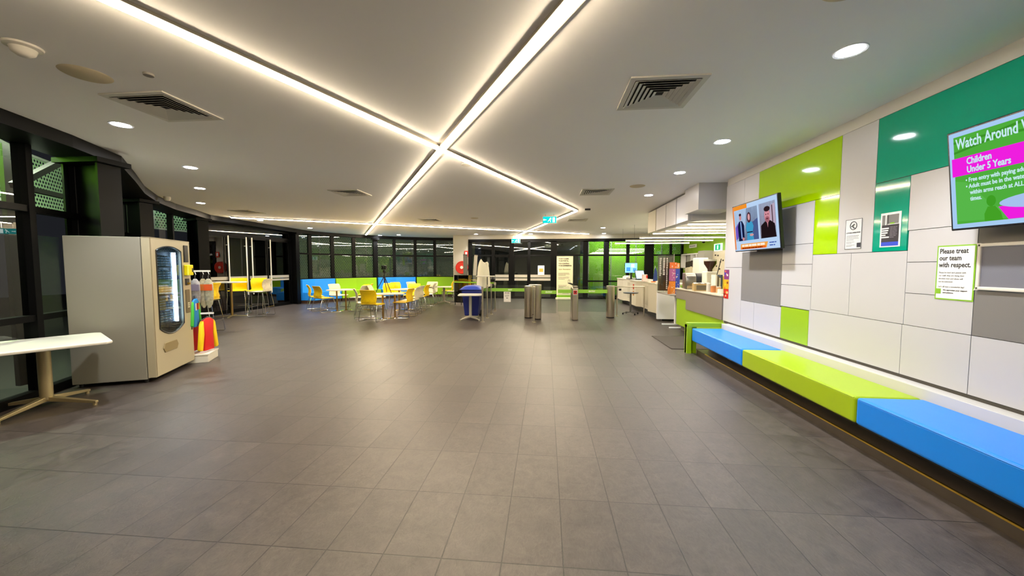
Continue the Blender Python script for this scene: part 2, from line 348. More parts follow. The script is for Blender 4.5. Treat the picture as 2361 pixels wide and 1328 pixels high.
# bulkhead over the cafe counter: body, then box fascias
struct(M().box(2.98, 6.2, 7.7, 10.6, 2.46, 3.0).build('trim_12', CEILM))
m = M(); m.box(2.72, 3.35, 7.0, 7.66, 2.53, 3.0); m.box(2.86, 6.2, 7.66, 7.78, 2.42, 2.9)
struct(m.build('trim_13', WHITE))
for k, (y0, y1, x) in enumerate(((7.7, 8.36, 2.8), (8.4, 9.06, 2.8), (9.1, 9.84, 2.8), (9.9, 10.6, 2.8))):
    struct(M().box(x, 3.0, y0, y1, 2.42, 2.97).build('trim_%d' % (14 + k), WHITE if k < 3 else CREAMW, bevel=.004))
# black plinth with brass edge under the long bench
m = M(); m.box(2.58, 3.0, -1.0, 6.55, 0, .085); struct(m.build('baseboard_right', KICK))
struct(M().box(2.572, 2.59, -1.0, 6.2, .078, .09).build('trim_18', BRASS))
struct(M().box(2.78, 3.0, -1.0, 6.55, .085, .3).build('trim_19', KICK))

# ================================================================ LIGHTS ON THE CEILING
def strip(a, b, label, wd=.05):
    a = Vector(a); b = Vector(b); c = (a + b) / 2; d = (b - a); L = d.length
    t = thing('strip_light', label, 'ceiling light', (c.x, c.y, CEIL), math.atan2(d.y, d.x), 'warm LED lines crossing the ceiling')
    m = M(); m.box(-L / 2, L / 2, -wd / 2 - .03, -wd / 2 - .004, -.022, 0); m.box(-L / 2, L / 2, wd / 2 + .004, wd / 2 + .03, -.022, 0)
    m.build('housing', mat('channel_paint', '#8f8878', .6), t)
    M().box(-L / 2, L / 2, -wd / 2, wd / 2, -.038, -.001).build('diffuser', LEDM, t)
    return t
strip((-3.3, -.25), (.80, 9.98), 'long warm LED line running from the near left over the crossing to the bend')
strip((.80, 10.05), (-1.30, 17.3), 'warm LED line from the bend towards the exit sign by the entrance doors')
strip((.75, 1.15), (-8.3, 16.6), 'warm LED line from the top centre down to the banquettes, crossing the long one')
strip((-9.4, 10.4), (1.9, 17.0), 'shallow far LED line running left to right near the window wall')
dl = None
DLS = [(2.1, 2.87), (2.1, 4.75), (2.12, 6.23), (2.14, 8.1), (2.18, 14.6), (-4.48, 3.62), (-5.36, 5.24), (-6.6, 6.62), (-8.1, 8.13), (-9.2, 11.3), (-9.1, 13.7), (-6.9, 17.0), (-3.2, 16.9), (-.7, 17.1), (2.6, 17.1), (-7.9, 17.2)]
DLB = ['nearest and largest round downlight above the TV wall', 'second round downlight from the near right, above the lime panels', 'third round downlight of the right-hand row',
 'round downlight beside the white cafe bulkhead', 'round downlight above the steel gates', 'oval-looking downlight beside the left-hand air vent', 'round downlight behind the left vent, above the vending machine',
 'middle of three downlights above the vending machine', 'far one of three downlights above the vending machine', 'round downlight just below the left end of the far LED line', 'round downlight over the blue banquette',
 'round downlight over the far banquettes', 'round downlight in front of the pillar with the hose reel', 'round downlight before the entrance doors', 'far round downlight above the green mesh windows', 'small round downlight tight to the window header']
for (x, y), lb in zip(DLS, DLB):
    if dl is None:
        dl = thing('downlight', lb, 'ceiling light', (x, y, CEIL), 0, 'round recessed downlights')
        M().lathe([(.075, -.002), (.095, -.006), (.1, -.001), (.1, 0)], n=28).build('bezel', mat('bezel_white', '#e8e8e8', .4), dl, smooth=True)
        M().lathe([(.0, -.004), (.078, -.004)], n=28).build('lens', DOWNM, dl, recalc=False)
        sd = bpy.data.lights.new('downlight_beam', 'SPOT'); sd.energy = DOWN_W; sd.color = (.93, .96, 1); sd.spot_size = R(125); sd.spot_blend = .7; sd.shadow_soft_size = .08
        so = bpy.data.objects.new('lamp_beam', sd); COL.objects.link(so); so.parent = dl; so.location = (0, 0, -.02)
    else: dup(dl, (x, y, CEIL), label=lb)
def vent(x, y, rz, label, first=[None]):
    if first[0]: return dup(first[0], (x, y, CEIL), rz, label)
    t = thing('air_vent', label, 'air vent', (x, y, CEIL), rz, 'square four-way air vents')
    s = .305; m = M()
    for a0, a1, b0, b1 in ((-s, s, -s, -s + .045), (-s, s, s - .045, s), (-s, -s + .045, -s, s), (s - .045, s, -s, s)): m.box(a0, a1, b0, b1, -.012, 0)
    m.build('frame', mat('vent_cream', '#d2cec2', .5), t)
    M().box(-s + .04, s - .04, -s + .04, s - .04, -.003, -.001).build('backing', mat('vent_dark', '#15130f', .8), t)
    for k in range(6):
        h = .255 - k * .039; m = M(); w2 = .028
        o0, o1 = h, h - w2
        P = [(-1, -1), (1, -1), (1, 1), (-1, 1)]
        vs = [Vector((sx * o0, sy * o0, -.016)) for sx, sy in P] + [Vector((sx * o1, sy * o1, -.004)) for sx, sy in P]
        m.add(vs, [(i, (i + 1) % 4, 4 + (i + 1) % 4, 4 + i) for i in range(4)])
        m.build('louvre', MATS['vent_cream'], t, solid=.002)
    first[0] = t; return t
vent(.97, 3.40, 0, 'big square air vent right of the crossing LED lines'); vent(-3.57, 3.27, 0, 'big square air vent on the near left of the ceiling')
vent(-3.95, 7.28, 0, 'square air vent left of the LED crossing, mid ceiling'); vent(-8.1, 9.5, 0, 'flattened-looking vent above the left end of the far LED line')
vent(1.0, 7.65, 0, 'square air vent right of the LED bend'); vent(1.0, 12.1, 0, 'far air vent behind the hanging exit sign'); vent(-3.7, 11.7, 0, 'far air vent above the cafe tables')
def disc(name, x, y, r, label, cat, mt, h=.006, group=None):
    o = M().lathe([(0, -h), (r * .93, -h), (r, 0)], n=32).build(name, mt, smooth=True); o.location = (x, y, CEIL); return tag(o, label, cat, group)
SPK = mat('speaker_beige', '#cdbf9e', .8, bump=.3, bscale=800)
disc('ceiling_speaker', -3.58, 2.67, .15, 'round beige ceiling speaker left of the near left vent', 'speaker', SPK, group='round ceiling speakers')
disc('ceiling_speaker', 1.69, 7.18, .14, 'round beige ceiling speaker between vent and downlight on the right', 'speaker', SPK, group='round ceiling speakers')
disc('ceiling_speaker', 1.62, 2.2, .15, 'round ceiling speaker cut by the top edge above the TV wall', 'speaker', SPK, group='round ceiling speakers')
disc('ceiling_speaker', -2.2, 11.4, .12, 'round ceiling speaker far off above the cafe tables', 'speaker', SPK, group='round ceiling speakers')
disc('ceiling_sensor', -3.09, 2.71, .035, 'tiny round sensor right of the near left speaker', 'sensor', mat('sensor_grey', '#8a8378', .6), .015)
disc('ceiling_sensor', -1.17, 5.47, .08, 'flat pale disc beside the LED crossing', 'sensor', mat('disc_pale', '#d8d2c4', .7))
o = M().lathe([(0, -.07), (.03, -.068), (.055, -.05), (.065, -.02), (.09, -.012), (.095, 0)], n=24).build('smoke_detector', mat('detector_cream', '#d0cabd', .5), smooth=True)
o.location = (-3.55, 2.3, CEIL); tag(o, 'domed cream smoke detector at the far top left', 'smoke detector')
o = M().lathe([(0, -.09), (.04, -.085), (.06, -.05), (.06, 0)], n=20).build('smoke_detector', MATS['detector_cream'], smooth=True)
o.location = (-8.1, 7.35, CEIL); tag(o, 'small domed detector near the black column behind the vending machine', 'smoke detector')
tag(M().box(1.0, 1.14, 9.8, 9.86, 2.96, 3.0).build('ceiling_sensor', BLACKP), 'small black box sensor beside the LED bend', 'sensor')
def exit_sign(x, y, z, label, rz=0):
    t = thing('exit_sign', label, 'exit sign', (x, y, z), rz, 'hanging green exit signs')
    M().box(-.2, .2, -.02, .02, -.1, .1).build('sign_box', mat('exit_box', '#d8e8e0', .4), t, bevel=.004)
    f = M().box(-.19, .19, -.0215, -.02, -.09, .09).build('face', emis('exit_green', '#0fb6b4', .42), t)
    p = thing('x', None, None); COL.objects.unlink(p); bpy.data.objects.remove(p)
    W2 = emis('exit_white', '#eafff6', .8)
    m = M()
    def cap(a, b, r): m.beam((a[0], -.0225, a[1]), (b[0], -.0225, b[1]), .002, r * 2, up=(-(b[1] - a[1]), 0, b[0] - a[0]) if True else None)
    m.prism([(.012 * math.cos(i) + .035, .012 * math.sin(i) + .052) for i in [j * math.pi / 4 for j in range(8)]], .0215, .0235, T=Matrix.Rotation(R(90), 4, 'X'))
    cap((.028, .036), (.005, .0), .010); cap((.005, .0), (.03, -.03), .008); cap((.03, -.03), (.022, -.066), .007); cap((.005, 0), (-.025, -.02), .008); cap((-.025, -.02), (-.045, -.05), .007)
    cap((.028, .036), (.052, .012), .006); cap((.028, .036), (-.002, .03), .006)
    m.box(-.15, -.09, -.0235, -.0215, -.008, .008); m.prism([(-.155, -.03), (-.155, .03), (-.18, 0)], .0215, .0235, T=Matrix.Rotation(R(90), 4, 'X'))
    m.box(.085, .15, -.0235, -.0215, -.07, .065)
    m.build('pictogram', W2, t)
    m = M(); m.beam((-.12, 0, .1), (-.12, 0, CEIL - z), .012, .012); m.beam((.12, 0, .1), (.12, 0, CEIL - z), .012, .012); m.build('hanger', CHROME, t)
    return t
exit_sign(.1, 10.75, 2.84, 'nearer green exit sign hanging below the LED bend'); exit_sign(-1.36, 16.9, 2.68, 'farther green exit sign hanging before the entrance doors')
# lit strips under the cafe bulkhead and the hanging linear pendants
def line_light(x0, x1, y, z, label, wire=False, group='strip lights over the cafe'):
    t = thing('linear_light', label, 'strip light', ((x0 + x1) / 2, y, z), 0, group); L = (x1 - x0) / 2
    M().box(-L, L, -.035, .035, 0, .045).build('housing', mat('white_metal', '#d8d4cc', .4), t)
    M().box(-L + .01, L - .01, -.03, .03, -.012, 0).build('diffuser', LEDC, t)
    if wire:
        m = M()
        for q in (-L + .3, L - .3): m.tube([(q, 0, .045), (q, 0, CEIL - z)], .003, 6)
        m.build('wire', BLACKP, t)
    return t
for i, (y, x) in enumerate(((8.38, 3.05), (9.08, 3.05), (9.87, 3.05), (10.66, 2.95))):
    line_light(x, 6.1, y, 2.42, ['nearest lit strip under the white bulkhead', 'second lit strip under the white bulkhead', 'third lit strip under the white bulkhead', 'farthest lit strip at the bulkhead back edge'][i])
line_light(2.95, 6.1, 12.1, 2.41, 'nearest of the three hanging linear pendants beyond the bulkhead', True, 'linear pendants hung on wires')
line_light(2.85, 5.85, 13.7, 2.43, 'middle of the three hanging linear pendants beyond the bulkhead', True, 'linear pendants hung on wires')
line_light(2.75, 5.6, 15.2, 2.43, 'farthest of the three hanging linear pendants beyond the bulkhead', True, 'linear pendants hung on wires')

# ================================================================ BENCH ALONG THE RIGHT WALL
def cushion(y0, y1, mt, label):
    t = thing('bench_cushion', label, 'bench cushion', (2.78, (y0 + y1) / 2, .23), 0); L = (y1 - y0) / 2 - .003
    o = M().box(-.28, .215, -L, L, 0, .22).build('cushion_pad', mt, t, bevel=.022, segs=3)
    m = M().tube([(-.275, -L + .02, .208), (-.275, L - .02, .208)], .006, 6); m.build('piping', mt, t)
cushion(4.93, 6.56, BLUEV, 'blue vinyl bench cushion at the far end, against the lime end panel')
cushion(3.18, 4.93, LIMEV, 'lime vinyl bench cushion between two blue ones')
cushion(1.43, 3.18, BLUEV, 'blue vinyl bench cushion nearest the camera, under the grey pinboard')
t = thing('bench_end_panel', 'lime end panel closing the long bench by the cafe counter', 'bench end', (2.44, 6.62, 0))
m = M(); m.box(0, .64, 0, .1, .46, .53); m.box(0, .07, -.02, .1, 0, .5); m.box(0, .17, .02, .08, 0, .47); m.build('panel', LIMEM, t)
o = M().box(2.762, 2.778, 5.74, 5.86, .10, .18).build('power_outlet', mat('outlet_cream', '#d8d2c0', .4), bevel=.004); tag(o, 'white double power outlet low under the far blue cushion', 'power outlet')

# ================================================================ SIGNS, SCREENS, BOARD ON THE RIGHT WALL
def wallthing(name, label, cat, yc, zc, x=3.098, group=None, tilt=0):
    return thing(name, label, cat, (x, yc, zc), (R(90 + tilt), 0, R(-90)), group)
# (local x = -world y, local y = world z)
t = wallthing('notice', 'white A4 notice with round camera symbol on the white strip', 'sign', 4.075, 1.83)
plate('sheet', -.1, .1, -.15, .15, 0, mat('notice_grey', '#d5d8da', .5), t)
m = M()
for a in ((-.1, .1, -.15, -.1465), (-.1, .1, .1465, .15), (-.1, -.0975, -.15, .15), (.0975, .1, -.15, .15)): m.box(*a, .0015, .003)
m.build('border', INK, t)
m = M(); m.tube([(.0 + .04 * math.cos(a), .085 + .04 * math.sin(a), .003) for a in [i * math.pi / 16 for i in range(32)]], .003, 6, closed=True)
m.beam((-.02, .075, .003), (.016, .1, .003), .002, .016, up=(0, 0, 1)); m.box(-.004, .004, .06, .08, .002, .004); m.box(.004, .02, .058, .064, .002, .004); m.build('camera_symbol', INK, t)
text('CCTV IN OPERATION', .0175, INK, t, 0, .008, .0025, align='CENTER', bold=.02, sx=1.0)
def lines(parent, x0, x1, y, n, dy, mt, h=.003, seed=1, z=.0022, name='small_print', last=.6):
    rnd = random.Random(seed); m = M()
    for i in range(n):
        xe = x0 + (x1 - x0) * (last if i == n - 1 else rnd.uniform(.86, 1)); x = x0
        while x < xe - .004:
            wl = min(rnd.uniform(.012, .03) * (h / .003) ** .7, xe - x); m.box(x, x + wl * .86, y - i * dy, y - i * dy + h, z - .001, z); x += wl
    return m.build(name, mt, parent)
lines(t, -.08, .07, -.018, 4, .014, INK, seed=2); lines(t, -.08, .03, -.08, 2, .012, INK, seed=3); lines(t, -.08, .04, -.112, 2, .012, INK, seed=4)
plate('navy_box', .05, .094, -.135, -.09, .0018, NAVY, t)
t = wallthing('poster', 'dark A4 poster with grey photo and blue foot on the teal panel', 'poster', 3.67, 1.835)
plate('sheet', -.1, .1, -.155, .155, 0, PAPER, t); plate('photo', -.084, .078, .045, .135, .0015, mat('photo_grey', '#7d7a78', .6), t)
plate('photo_post', -.05, -.038, .045, .135, .003, PAPER, t); plate('photo_pole', -.026, -.02, .045, .135, .003, INK, t); plate('photo_rail', -.026, .078, .046, .052, .0032, PAPER, t); plate('photo_leaf', .0, .04, .05, .064, .0033, GTAG, t)
plate('dark_field', -.084, .084, -.11, .045, .0015, mat('poster_dark', '#241f2c', .5), t); plate('blue_band', -.084, .084, -.145, -.11, .0015, mat('poster_blue', '#1a3fc4', .5), t)
m = M()
for i, wl in enumerate((.07, .066, .06, .04, .075)): m.box(-.082, -.082 + wl, .008 - i * .02, .020 - i * .02, .003, .004)
m.build('headline_block', PAPER, t); lines(t, .0, .072, .02, 8, .013, mat('poster_mid', '#8d8794', .6), h=.004, seed=6, z=.004)
t = wallthing('poster', 'green-bordered Please treat our team with respect poster beside the pinboard', 'poster', 3.115, 1.455)
plate('border', -.135, .135, -.21, .21, 0, GTAG, t); plate('sheet', -.125, .125, -.2, .2, .0012, PAPER, t)
for i, s in enumerate(('Please treat', 'our team', 'with respect.')): text(s, .054, INK, t, -.115, .148 - i * .053, .003, bold=.022, sx=.78)
for i, s in enumerate(('Please be kind and patient with', 'our staff, they are doing their', 'absolute best and abuse will', 'not be tolerated.', '', "Let's all have a wonderful day!")): text(s, .0165, INK, t, -.112, -.005 - i * .0235 + (.008 if i == 5 else 0), .003, sx=.92)
plate('green_square', -.13, -.09, -.165, -.125, .003, GTAG, t); text('We appreciate your support', .0145, INK, t, -.075, -.14, .003, bold=.03); text('and patience.', .0145, INK, t, -.075, -.16, .003, bold=.03)
# pinboard
t = wallthing('pinboard', 'grey fabric pinboard in a cream frame at the right edge', 'noticeboard', 2.36, 1.5)
plate('pin_surface', -.58, .58, -.15, .15, .004, GREYB, t, d=.006)
m = M(); F = .6; h = .165
for a in ((-F, F, -h, -h + .024), (-F, F, h - .024, h), (-F, -F + .024, -h, h), (F - .024, F, -h, h)): m.box(*a, 0, .022)
m.build('frame', mat('cream_frame', '#dcd6cb', .35), t, bevel=.006)
# snack cards at the wall end
for i, (z, cols, lb) in enumerate(((1.37, ('#7a1f6a', '#d8571e', '#e9d7c9', '#3a2c9a'), 'top purple and orange snack card at the wall end'), (1.20, ('#e7a400', '#f2d018', '#d85a10', '#7b2a10'), 'middle yellow snack card at the wall end'), (1.04, ('#c8170f', '#e98a12', '#f0c090', '#7a1010'), 'bottom red and orange snack card at the wall end'))):
    t = wallthing('snack_card', lb, 'card', 6.69, z, group='snack cards on the wall end'); plate('card', -.085, .085, -.085, .08, 0, mat('snack%d' % i, cols[0], .4), t)
    rnd = random.Random(i + 3)
    for k in range(6):
        a = rnd.uniform(-.06, .05); b = rnd.uniform(-.07, .05); r = rnd.uniform(.015, .035)
        M().prism([(a + r * math.cos(q * 1.047), b + r * .7 * math.sin(q * 1.047)) for q in range(6)], .0015, .002 + k * .0002).build('print_patch', mat('sn%s' % cols[1 + k % 3], cols[1 + k % 3], .4), t)
# televisions
def tv(yc, zc, label):
    W2, H2 = .56, .345
    t = wallthing('television', label, 'television', yc, zc, x=2.875, tilt=6)
    M().box(-W2, W2, -H2, H2, -.045, 0).build('casing', mat('tv_black', '#0a0c18', .25), t, bevel=.006)
    m = M(); m.box(-.18, .18, -.12, .12, -.09, -.045); m.beam((0, .05, -.08), (0, .02, -.212), .08, .08); m.build('wall_bracket', BLACKP, t)
    return t, W2 - .014, H2 - .014
def E_(c, s=.23): return emis('scr_' + c, c, s)
def poly(parent, pts, z, c, name='screen_shape', s=.23): return M().add([(x, y, z) for x, y in pts], [tuple(range(len(pts)))]).build(name, E_(c, s), parent, recalc=False)
def ell(cx, cy, rx, ry, n=20): return [(cx + rx * math.cos(2 * math.pi * i / n), cy + ry * math.sin(2 * math.pi * i / n)) for i in range(n)]
t, a, b = tv(5.47, 2.07, 'smaller-looking television showing a news show, over the grey panel')
scr = poly(t, [(-a, -b), (a, -b), (a, b), (-a, b)], .001, '#b9d4f4', 'screen')
poly(scr, [(-a, b - .06), (-.15, b - .06), (-.15, b), (-a, b)], .0016, '#f0932c'); poly(scr, [(-a, -b + .02), (-a + .035, -b + .02), (-a + .035, b), (-a, b)], .0017, '#ef8a4a')
poly(scr, [(-.50, -.19), (.10, -.19), (.10, b - .065), (-.50, b - .065)], .001, '#2a2148'); poly(scr, [(-.50, .02), (-.38, .1), (-.36, .0), (-.44, -.15), (-.5, -.17)], .0012, '#7358c0')
poly(scr, [(-.06, .05), (.10, .1), (.10, -.19), (-.02, -.19)], .0012, '#4a5a8c')
poly(scr, [(.14, -.19), (.50, -.19), (.50, b - .06), (.14, b - .06)], .001, '#6d4a55'); poly(scr, [(.36, -.0), (.49, -.05), (.49, .24), (.40, .22)], .0012, '#b9a6ba'); poly(scr, [(.42, -.0), (.44, -.0), (.44, .22), (.42, .22)], .0014, '#4b3440')
poly(scr, [(-.42, -.19), (-.26, -.19), (-.25, .03), (-.30, .10), (-.38, .10), (-.43, .03)], .0016, '#141a3c'); poly(scr, [(-.355, .09), (-.325, .09), (-.315, -.15), (-.345, -.16)], .0018, '#86a6dc')
poly(scr, ell(-.345, .16, .032, .048), .0018, '#c98a90'); poly(scr, ell(-.345, .195, .034, .02), .0019, '#3a2633'); poly(scr, ell(-.29, -.165, .03, .025), .0019, '#c98a90')
poly(scr, [(-.20, -.19), (-.02, -.19), (-.04, -.08), (-.01, .0), (-.04, .06), (-.10, .08), (-.18, .06), (-.21, -.02), (-.18, -.08)], .0016, '#3f9ac6'); poly(scr, ell(-.115, .13, .052, .075), .0017, '#4a2a35'); poly(scr, ell(-.115, .135, .03, .046), .0018, '#d9a0a6')
poly(scr, [(-.185, -.085), (-.04, -.085), (-.04, -.07), (-.185, -.07)], .0019, '#161a33'); poly(scr, ell(-.07, -.12, .05, .018), .0019, '#cf9a9e')
poly(scr, [(.16, -.19), (.49, -.19), (.47, -.02), (.38, .03), (.27, .03), (.17, -.02)], .0016, '#1f1418'); poly(scr, ell(.32, .10, .062, .095), .0018, '#d28c98'); poly(scr, ell(.32, .185, .066, .035), .0019, '#2b1a20'); poly(scr, ell(.318, .05, .05, .04), .00185, '#a66470'); poly(scr, ell(.318, .058, .026, .01), .002, '#6b2f3c')
for q in (-.024, .024): poly(scr, ell(.318 + q, .115, .011, .007), .002, '#2a1a20')
poly(scr, [(.30, .04), (.34, .04), (.32, -.06)], .0017, '#c98490')
poly(scr, [(-.40, -.315), (.26, -.315), (.30, -.235), (-.38, -.235)], .0012, '#f2a64a'); poly(scr, [(-.38, -.315), (.24, -.315), (.25, -.285), (-.37, -.285)], .0014, '#ef6a1e')
lines(scr, -.35, .24, -.278, 1, .01, E_('#fff0dc'), h=.03, seed=51, z=.002, last=1)
lines(scr, .33, .48, -.26, 2, .035, E_('#3b55a8'), h=.014, seed=52, z=.002, last=.8)
lines(scr, -.34, .2, -.307, 1, .01, E_('#5a2408'), h=.013, seed=9, z=.002, last=.95)
t, a, b = tv(2.41, 2.10, 'larger-looking television with green and magenta pool safety slide')
scr = poly(t, [(-a, -b), (a, -b), (a, b), (-a, b)], .001, '#a9cdf2', 'screen')
poly(scr, [(-a + .03, -b + .03), (a - .03, -b + .03), (a - .03, b - .03), (-a + .03, b - .03)], .002, '#4fae3c', 'green_slide')
poly(scr, [(-a + .03, .2), (-.25, .24), (.1, .21), (a - .03, .26), (a - .03, .25), (.1, .195), (-.25, .225), (-a + .03, .185)], .0024, '#3c9228'); poly(scr, [(-a + .03, .27), (-.3, .265), (.0, .3), (0, .285), (-.3, .25), (-a + .03, .255)], .0024, '#3c9228')
poly(scr, [(-a + .03, -.28), (-.1, -.3), (-.3, -.2), (-.45, -.02), (-a + .03, .0)], .0024, '#58b84a')
poly(scr, [(-a + .015, .03), (a - .015, .03), (a - .015, .155), (-a + .015, .155)], .003, '#f01fe0', 'magenta_band')
TW = E_('#c8ecf2')
text('Watch Around Water', .100, TW, scr, -.50, .215, .004, bold=.018, sx=.56); text('Children', .062, TW, scr, -.44, .10, .004, bold=.022, sx=.66); text('Under 5 Years', .062, TW, scr, -.44, .043, .004, bold=.022, sx=.66)
for i, s in enumerate(('\u2022 Free entry with paying adult.', '\u2022 Adult must be in the water &', '   within arms reach at ALL', '   times.')): text(s, .040, TW, scr, -.45, -.02 - i * .043, .004, bold=.02, sx=.70)
poly(scr, ell(-.31, -.17, .026, .036), .003, '#3f9f24'); poly(scr, [(-.33, -.205), (-.29, -.205), (-.26, -.25), (-.25, -.3), (-.35, -.3), (-.35, -.25)], .003, '#44a226')
poly(scr, [(-.27, -.215), (.3, -.18), (.25, -.30), (-.22, -.30)], .0050, '#f01fe0', 'wristband'); poly(scr, ell(.02, -.195, .285, .05, 32), .0054, '#a8c2ee', 'wristband_inside')

# ================================================================ VENDING MACHINE
vr = math.atan2(.34, .78)
t = thing('vending_machine', 'tall grey snack vending machine with lit glass front', 'vending machine', (-5.02, 4.30, 0), vr); t.scale = (.967, .967, .967)
# local: x from -0.86 (back) to 0 (front plane), y from 0 to 1.03 along the front
M().box(-.86, -.10, 0, 1.03, .05, 1.94).build('cabinet', VEND, t, bevel=.006)
m = M()
for x, y in ((-.8, .06), (-.14, .06), (-.8, .97), (-.14, .97)): m.lathe([(.025, 0), (.025, .06)], (x, y, 0), 12)
m.build('foot', BLACKP, t)
# door with arched window opening
m = M(); Z0, Z1 = .62, 1.84; y0, y1 = .13, .76
def arc(n, rev=False):
    pts = [(y0 + (y1 - y0) * i / n, Z1 - .06 * (2 * i / n - 1) ** 2) for i in range(n + 1)]
    pts += [(y1 - (y1 - y0) * i / n, Z0 + .10 * (2 * i / n - 1) ** 2 - .02) for i in range(n + 1)]
    return pts
TD = Matrix(((0, 0, 1, 0), (1, 0, 0, 0), (0, 1, 0, 0), (0, 0, 0, 1)))
out = arc(12); N_ = len(out)
def ring(op, outer):
    n = len(op); vs = []; fs = []
    for x in (-.02, 0.0):
        vs += [Vector((x, p[0], p[1])) for p in op] + [Vector((x, p[0], p[1])) for p in outer]
    for i in range(n):
        j = (i + 1) % n
        fs += [(2 * n + i, 2 * n + j, 3 * n + j, 3 * n + i), (i, j, 2 * n + j, 2 * n + i), (n + j, n + i, 3 * n + i, 3 * n + j), (j, i, n + i, n + j)]
    return vs, fs
outer = []
for i, p in enumerate(out):
    if i <= 12: outer.append((.005 + 1.02 * i / 12, 1.945))
    else: outer.append((1.025 - 1.02 * (i - 13) / 12, .07))
vs, fs = ring(out, outer); m.add(vs, fs)
door = m.build('door', VENDF, t)
M().prism(out, -.012, -.006, T=TD).build('glass_pane', GLSV, door)
m = M(); m.tube([(.004, p[0], p[1]) for p in out], .008, 6, closed=True); m.build('window_gasket', BLACKP, door)
m = M(); m.box(-.10, -.098, .1, .78, .55, 1.88); m.box(-.10, -.02, .765, 1.0, .07, 1.92); m.box(-.10, -.02, .03, .125, .07, 1.92); m.box(-.10, -.02, .125, .765, .07, .6); m.box(-.10, -.02, .125, .765, 1.85, 1.93); vb = m.build('door_liner', mat('vend_inner', '#1c2024', .5), t)
M().box(-.087, 0, .0, .03, .07, 1.945).build('door_edge', VENDF, t); M().box(-.087, -.0, .0, 1.03, 1.93, 1.945).build('door_edge', VENDF, t)
M().box(-.05, -.03, .64, .69, .74, 1.76).build('light_tube', emis('vend_tube', '#cfe6ff', 9), t)
def striped(name, c1, c2, p):
    m = mat(name, c1, .3); nt = m.node_tree; N = nt.nodes; L = nt.links; tc = N.new('ShaderNodeTexCoord'); sp = N.new('ShaderNodeSeparateXYZ'); L.new(tc.outputs['Object'], sp.inputs[0])
    a = N.new('ShaderNodeMath'); a.operation = 'DIVIDE'; a.inputs[1].default_value = p; L.new(sp.outputs[2], a.inputs[0]); f = N.new('ShaderNodeMath'); f.operation = 'FRACT'; L.new(a.outputs[0], f.inputs[0])
    g_ = N.new('ShaderNodeMath'); g_.operation = 'GREATER_THAN'; g_.inputs[1].default_value = .45; L.new(f.outputs[0], g_.inputs[0]); x = N.new('ShaderNodeMix'); x.data_type = 'RGBA'
    x.inputs[6].default_value = lin(c2); x.inputs[7].default_value = lin(c1); L.new(g_.outputs[0], x.inputs[0]); L.new(x.outputs[2], N['Principled BSDF'].inputs['Base Color'])
    return m
striped('pack_a', '#a9cfe6', '#16303f', .036); striped('pack_b', '#5d9ec8', '#142632', .036); striped('pack_c', '#e6f2fa', '#223a48', .036)
# shelves with rows of snacks
for k in range(5):
    z = .74 + k * .2
    M().box(-.095, -.035, .14, .74, z, z + .012).build('shelf', mat('shelf_wire', '#5a6068', .4, metal=.6), t)
    if k in (1, 2, 3, 4, 0):
        for j in range(10):
            M().box(-.09, -.055, .24 + j * .036, .266 + j * .036, z + .014, z + .17 - (.02 if j % 2 else 0)).build('snack_pack', (mat('pack_a', '#8fb7cf', .3), mat('pack_b', '#2f6f9f', .3), mat('pack_c', '#d9e4ea', .3))[(j + k) % 3], t, bevel=.006)
M().box(-.09, -.05, .17, .24, 1.0, 1.04).build('snack_pack', mat('pack_brown', '#6b4a1c', .4), t)
M().box(0, .012, .84, .96, 1.62, 1.88).build('display', BLACKP, t, bevel=.004)
cr = M().box(0, .075, .83, .95, 1.42, 1.58).build('card_reader', mat('reader_yellow', '#e8d800', .35), t, bevel=.01)
M().box(.075, .078, .90, .94, 1.47, 1.53).build('reader_screen', BLACKP, cr)
M().box(0, .02, .85, .94, 1.27, 1.37).build('coin_slot', DARKG, t, bevel=.004); M().box(0, .05, .87, .90, 1.28, 1.31).build('coin_lever', BRASS, t)
kp = M().box(0, .015, .84, .95, .84, 1.2).build('keypad', mat('keypad_bronze', '#6f6248', .45), t, bevel=.01)
m = M()
for i in range(3):
    for j in range(2): m.box(.015, .018, .87 + j * .03, .888 + j * .03, .92 + i * .03, .94 + i * .03)
m.build('key', CREAM, kp); M().box(0, .008, .97, .995, .56, .63).build('lock', BLACKP, t)
fl = M().prism([(.22, .36), (.52, .36), (.56, .42), (.52, .49), (.22, .49), (.18, .42)], 0, .012, T=TD).build('pickup_flap', mat('flap_bronze', '#8a7a54', .4), t, bevel=.004)

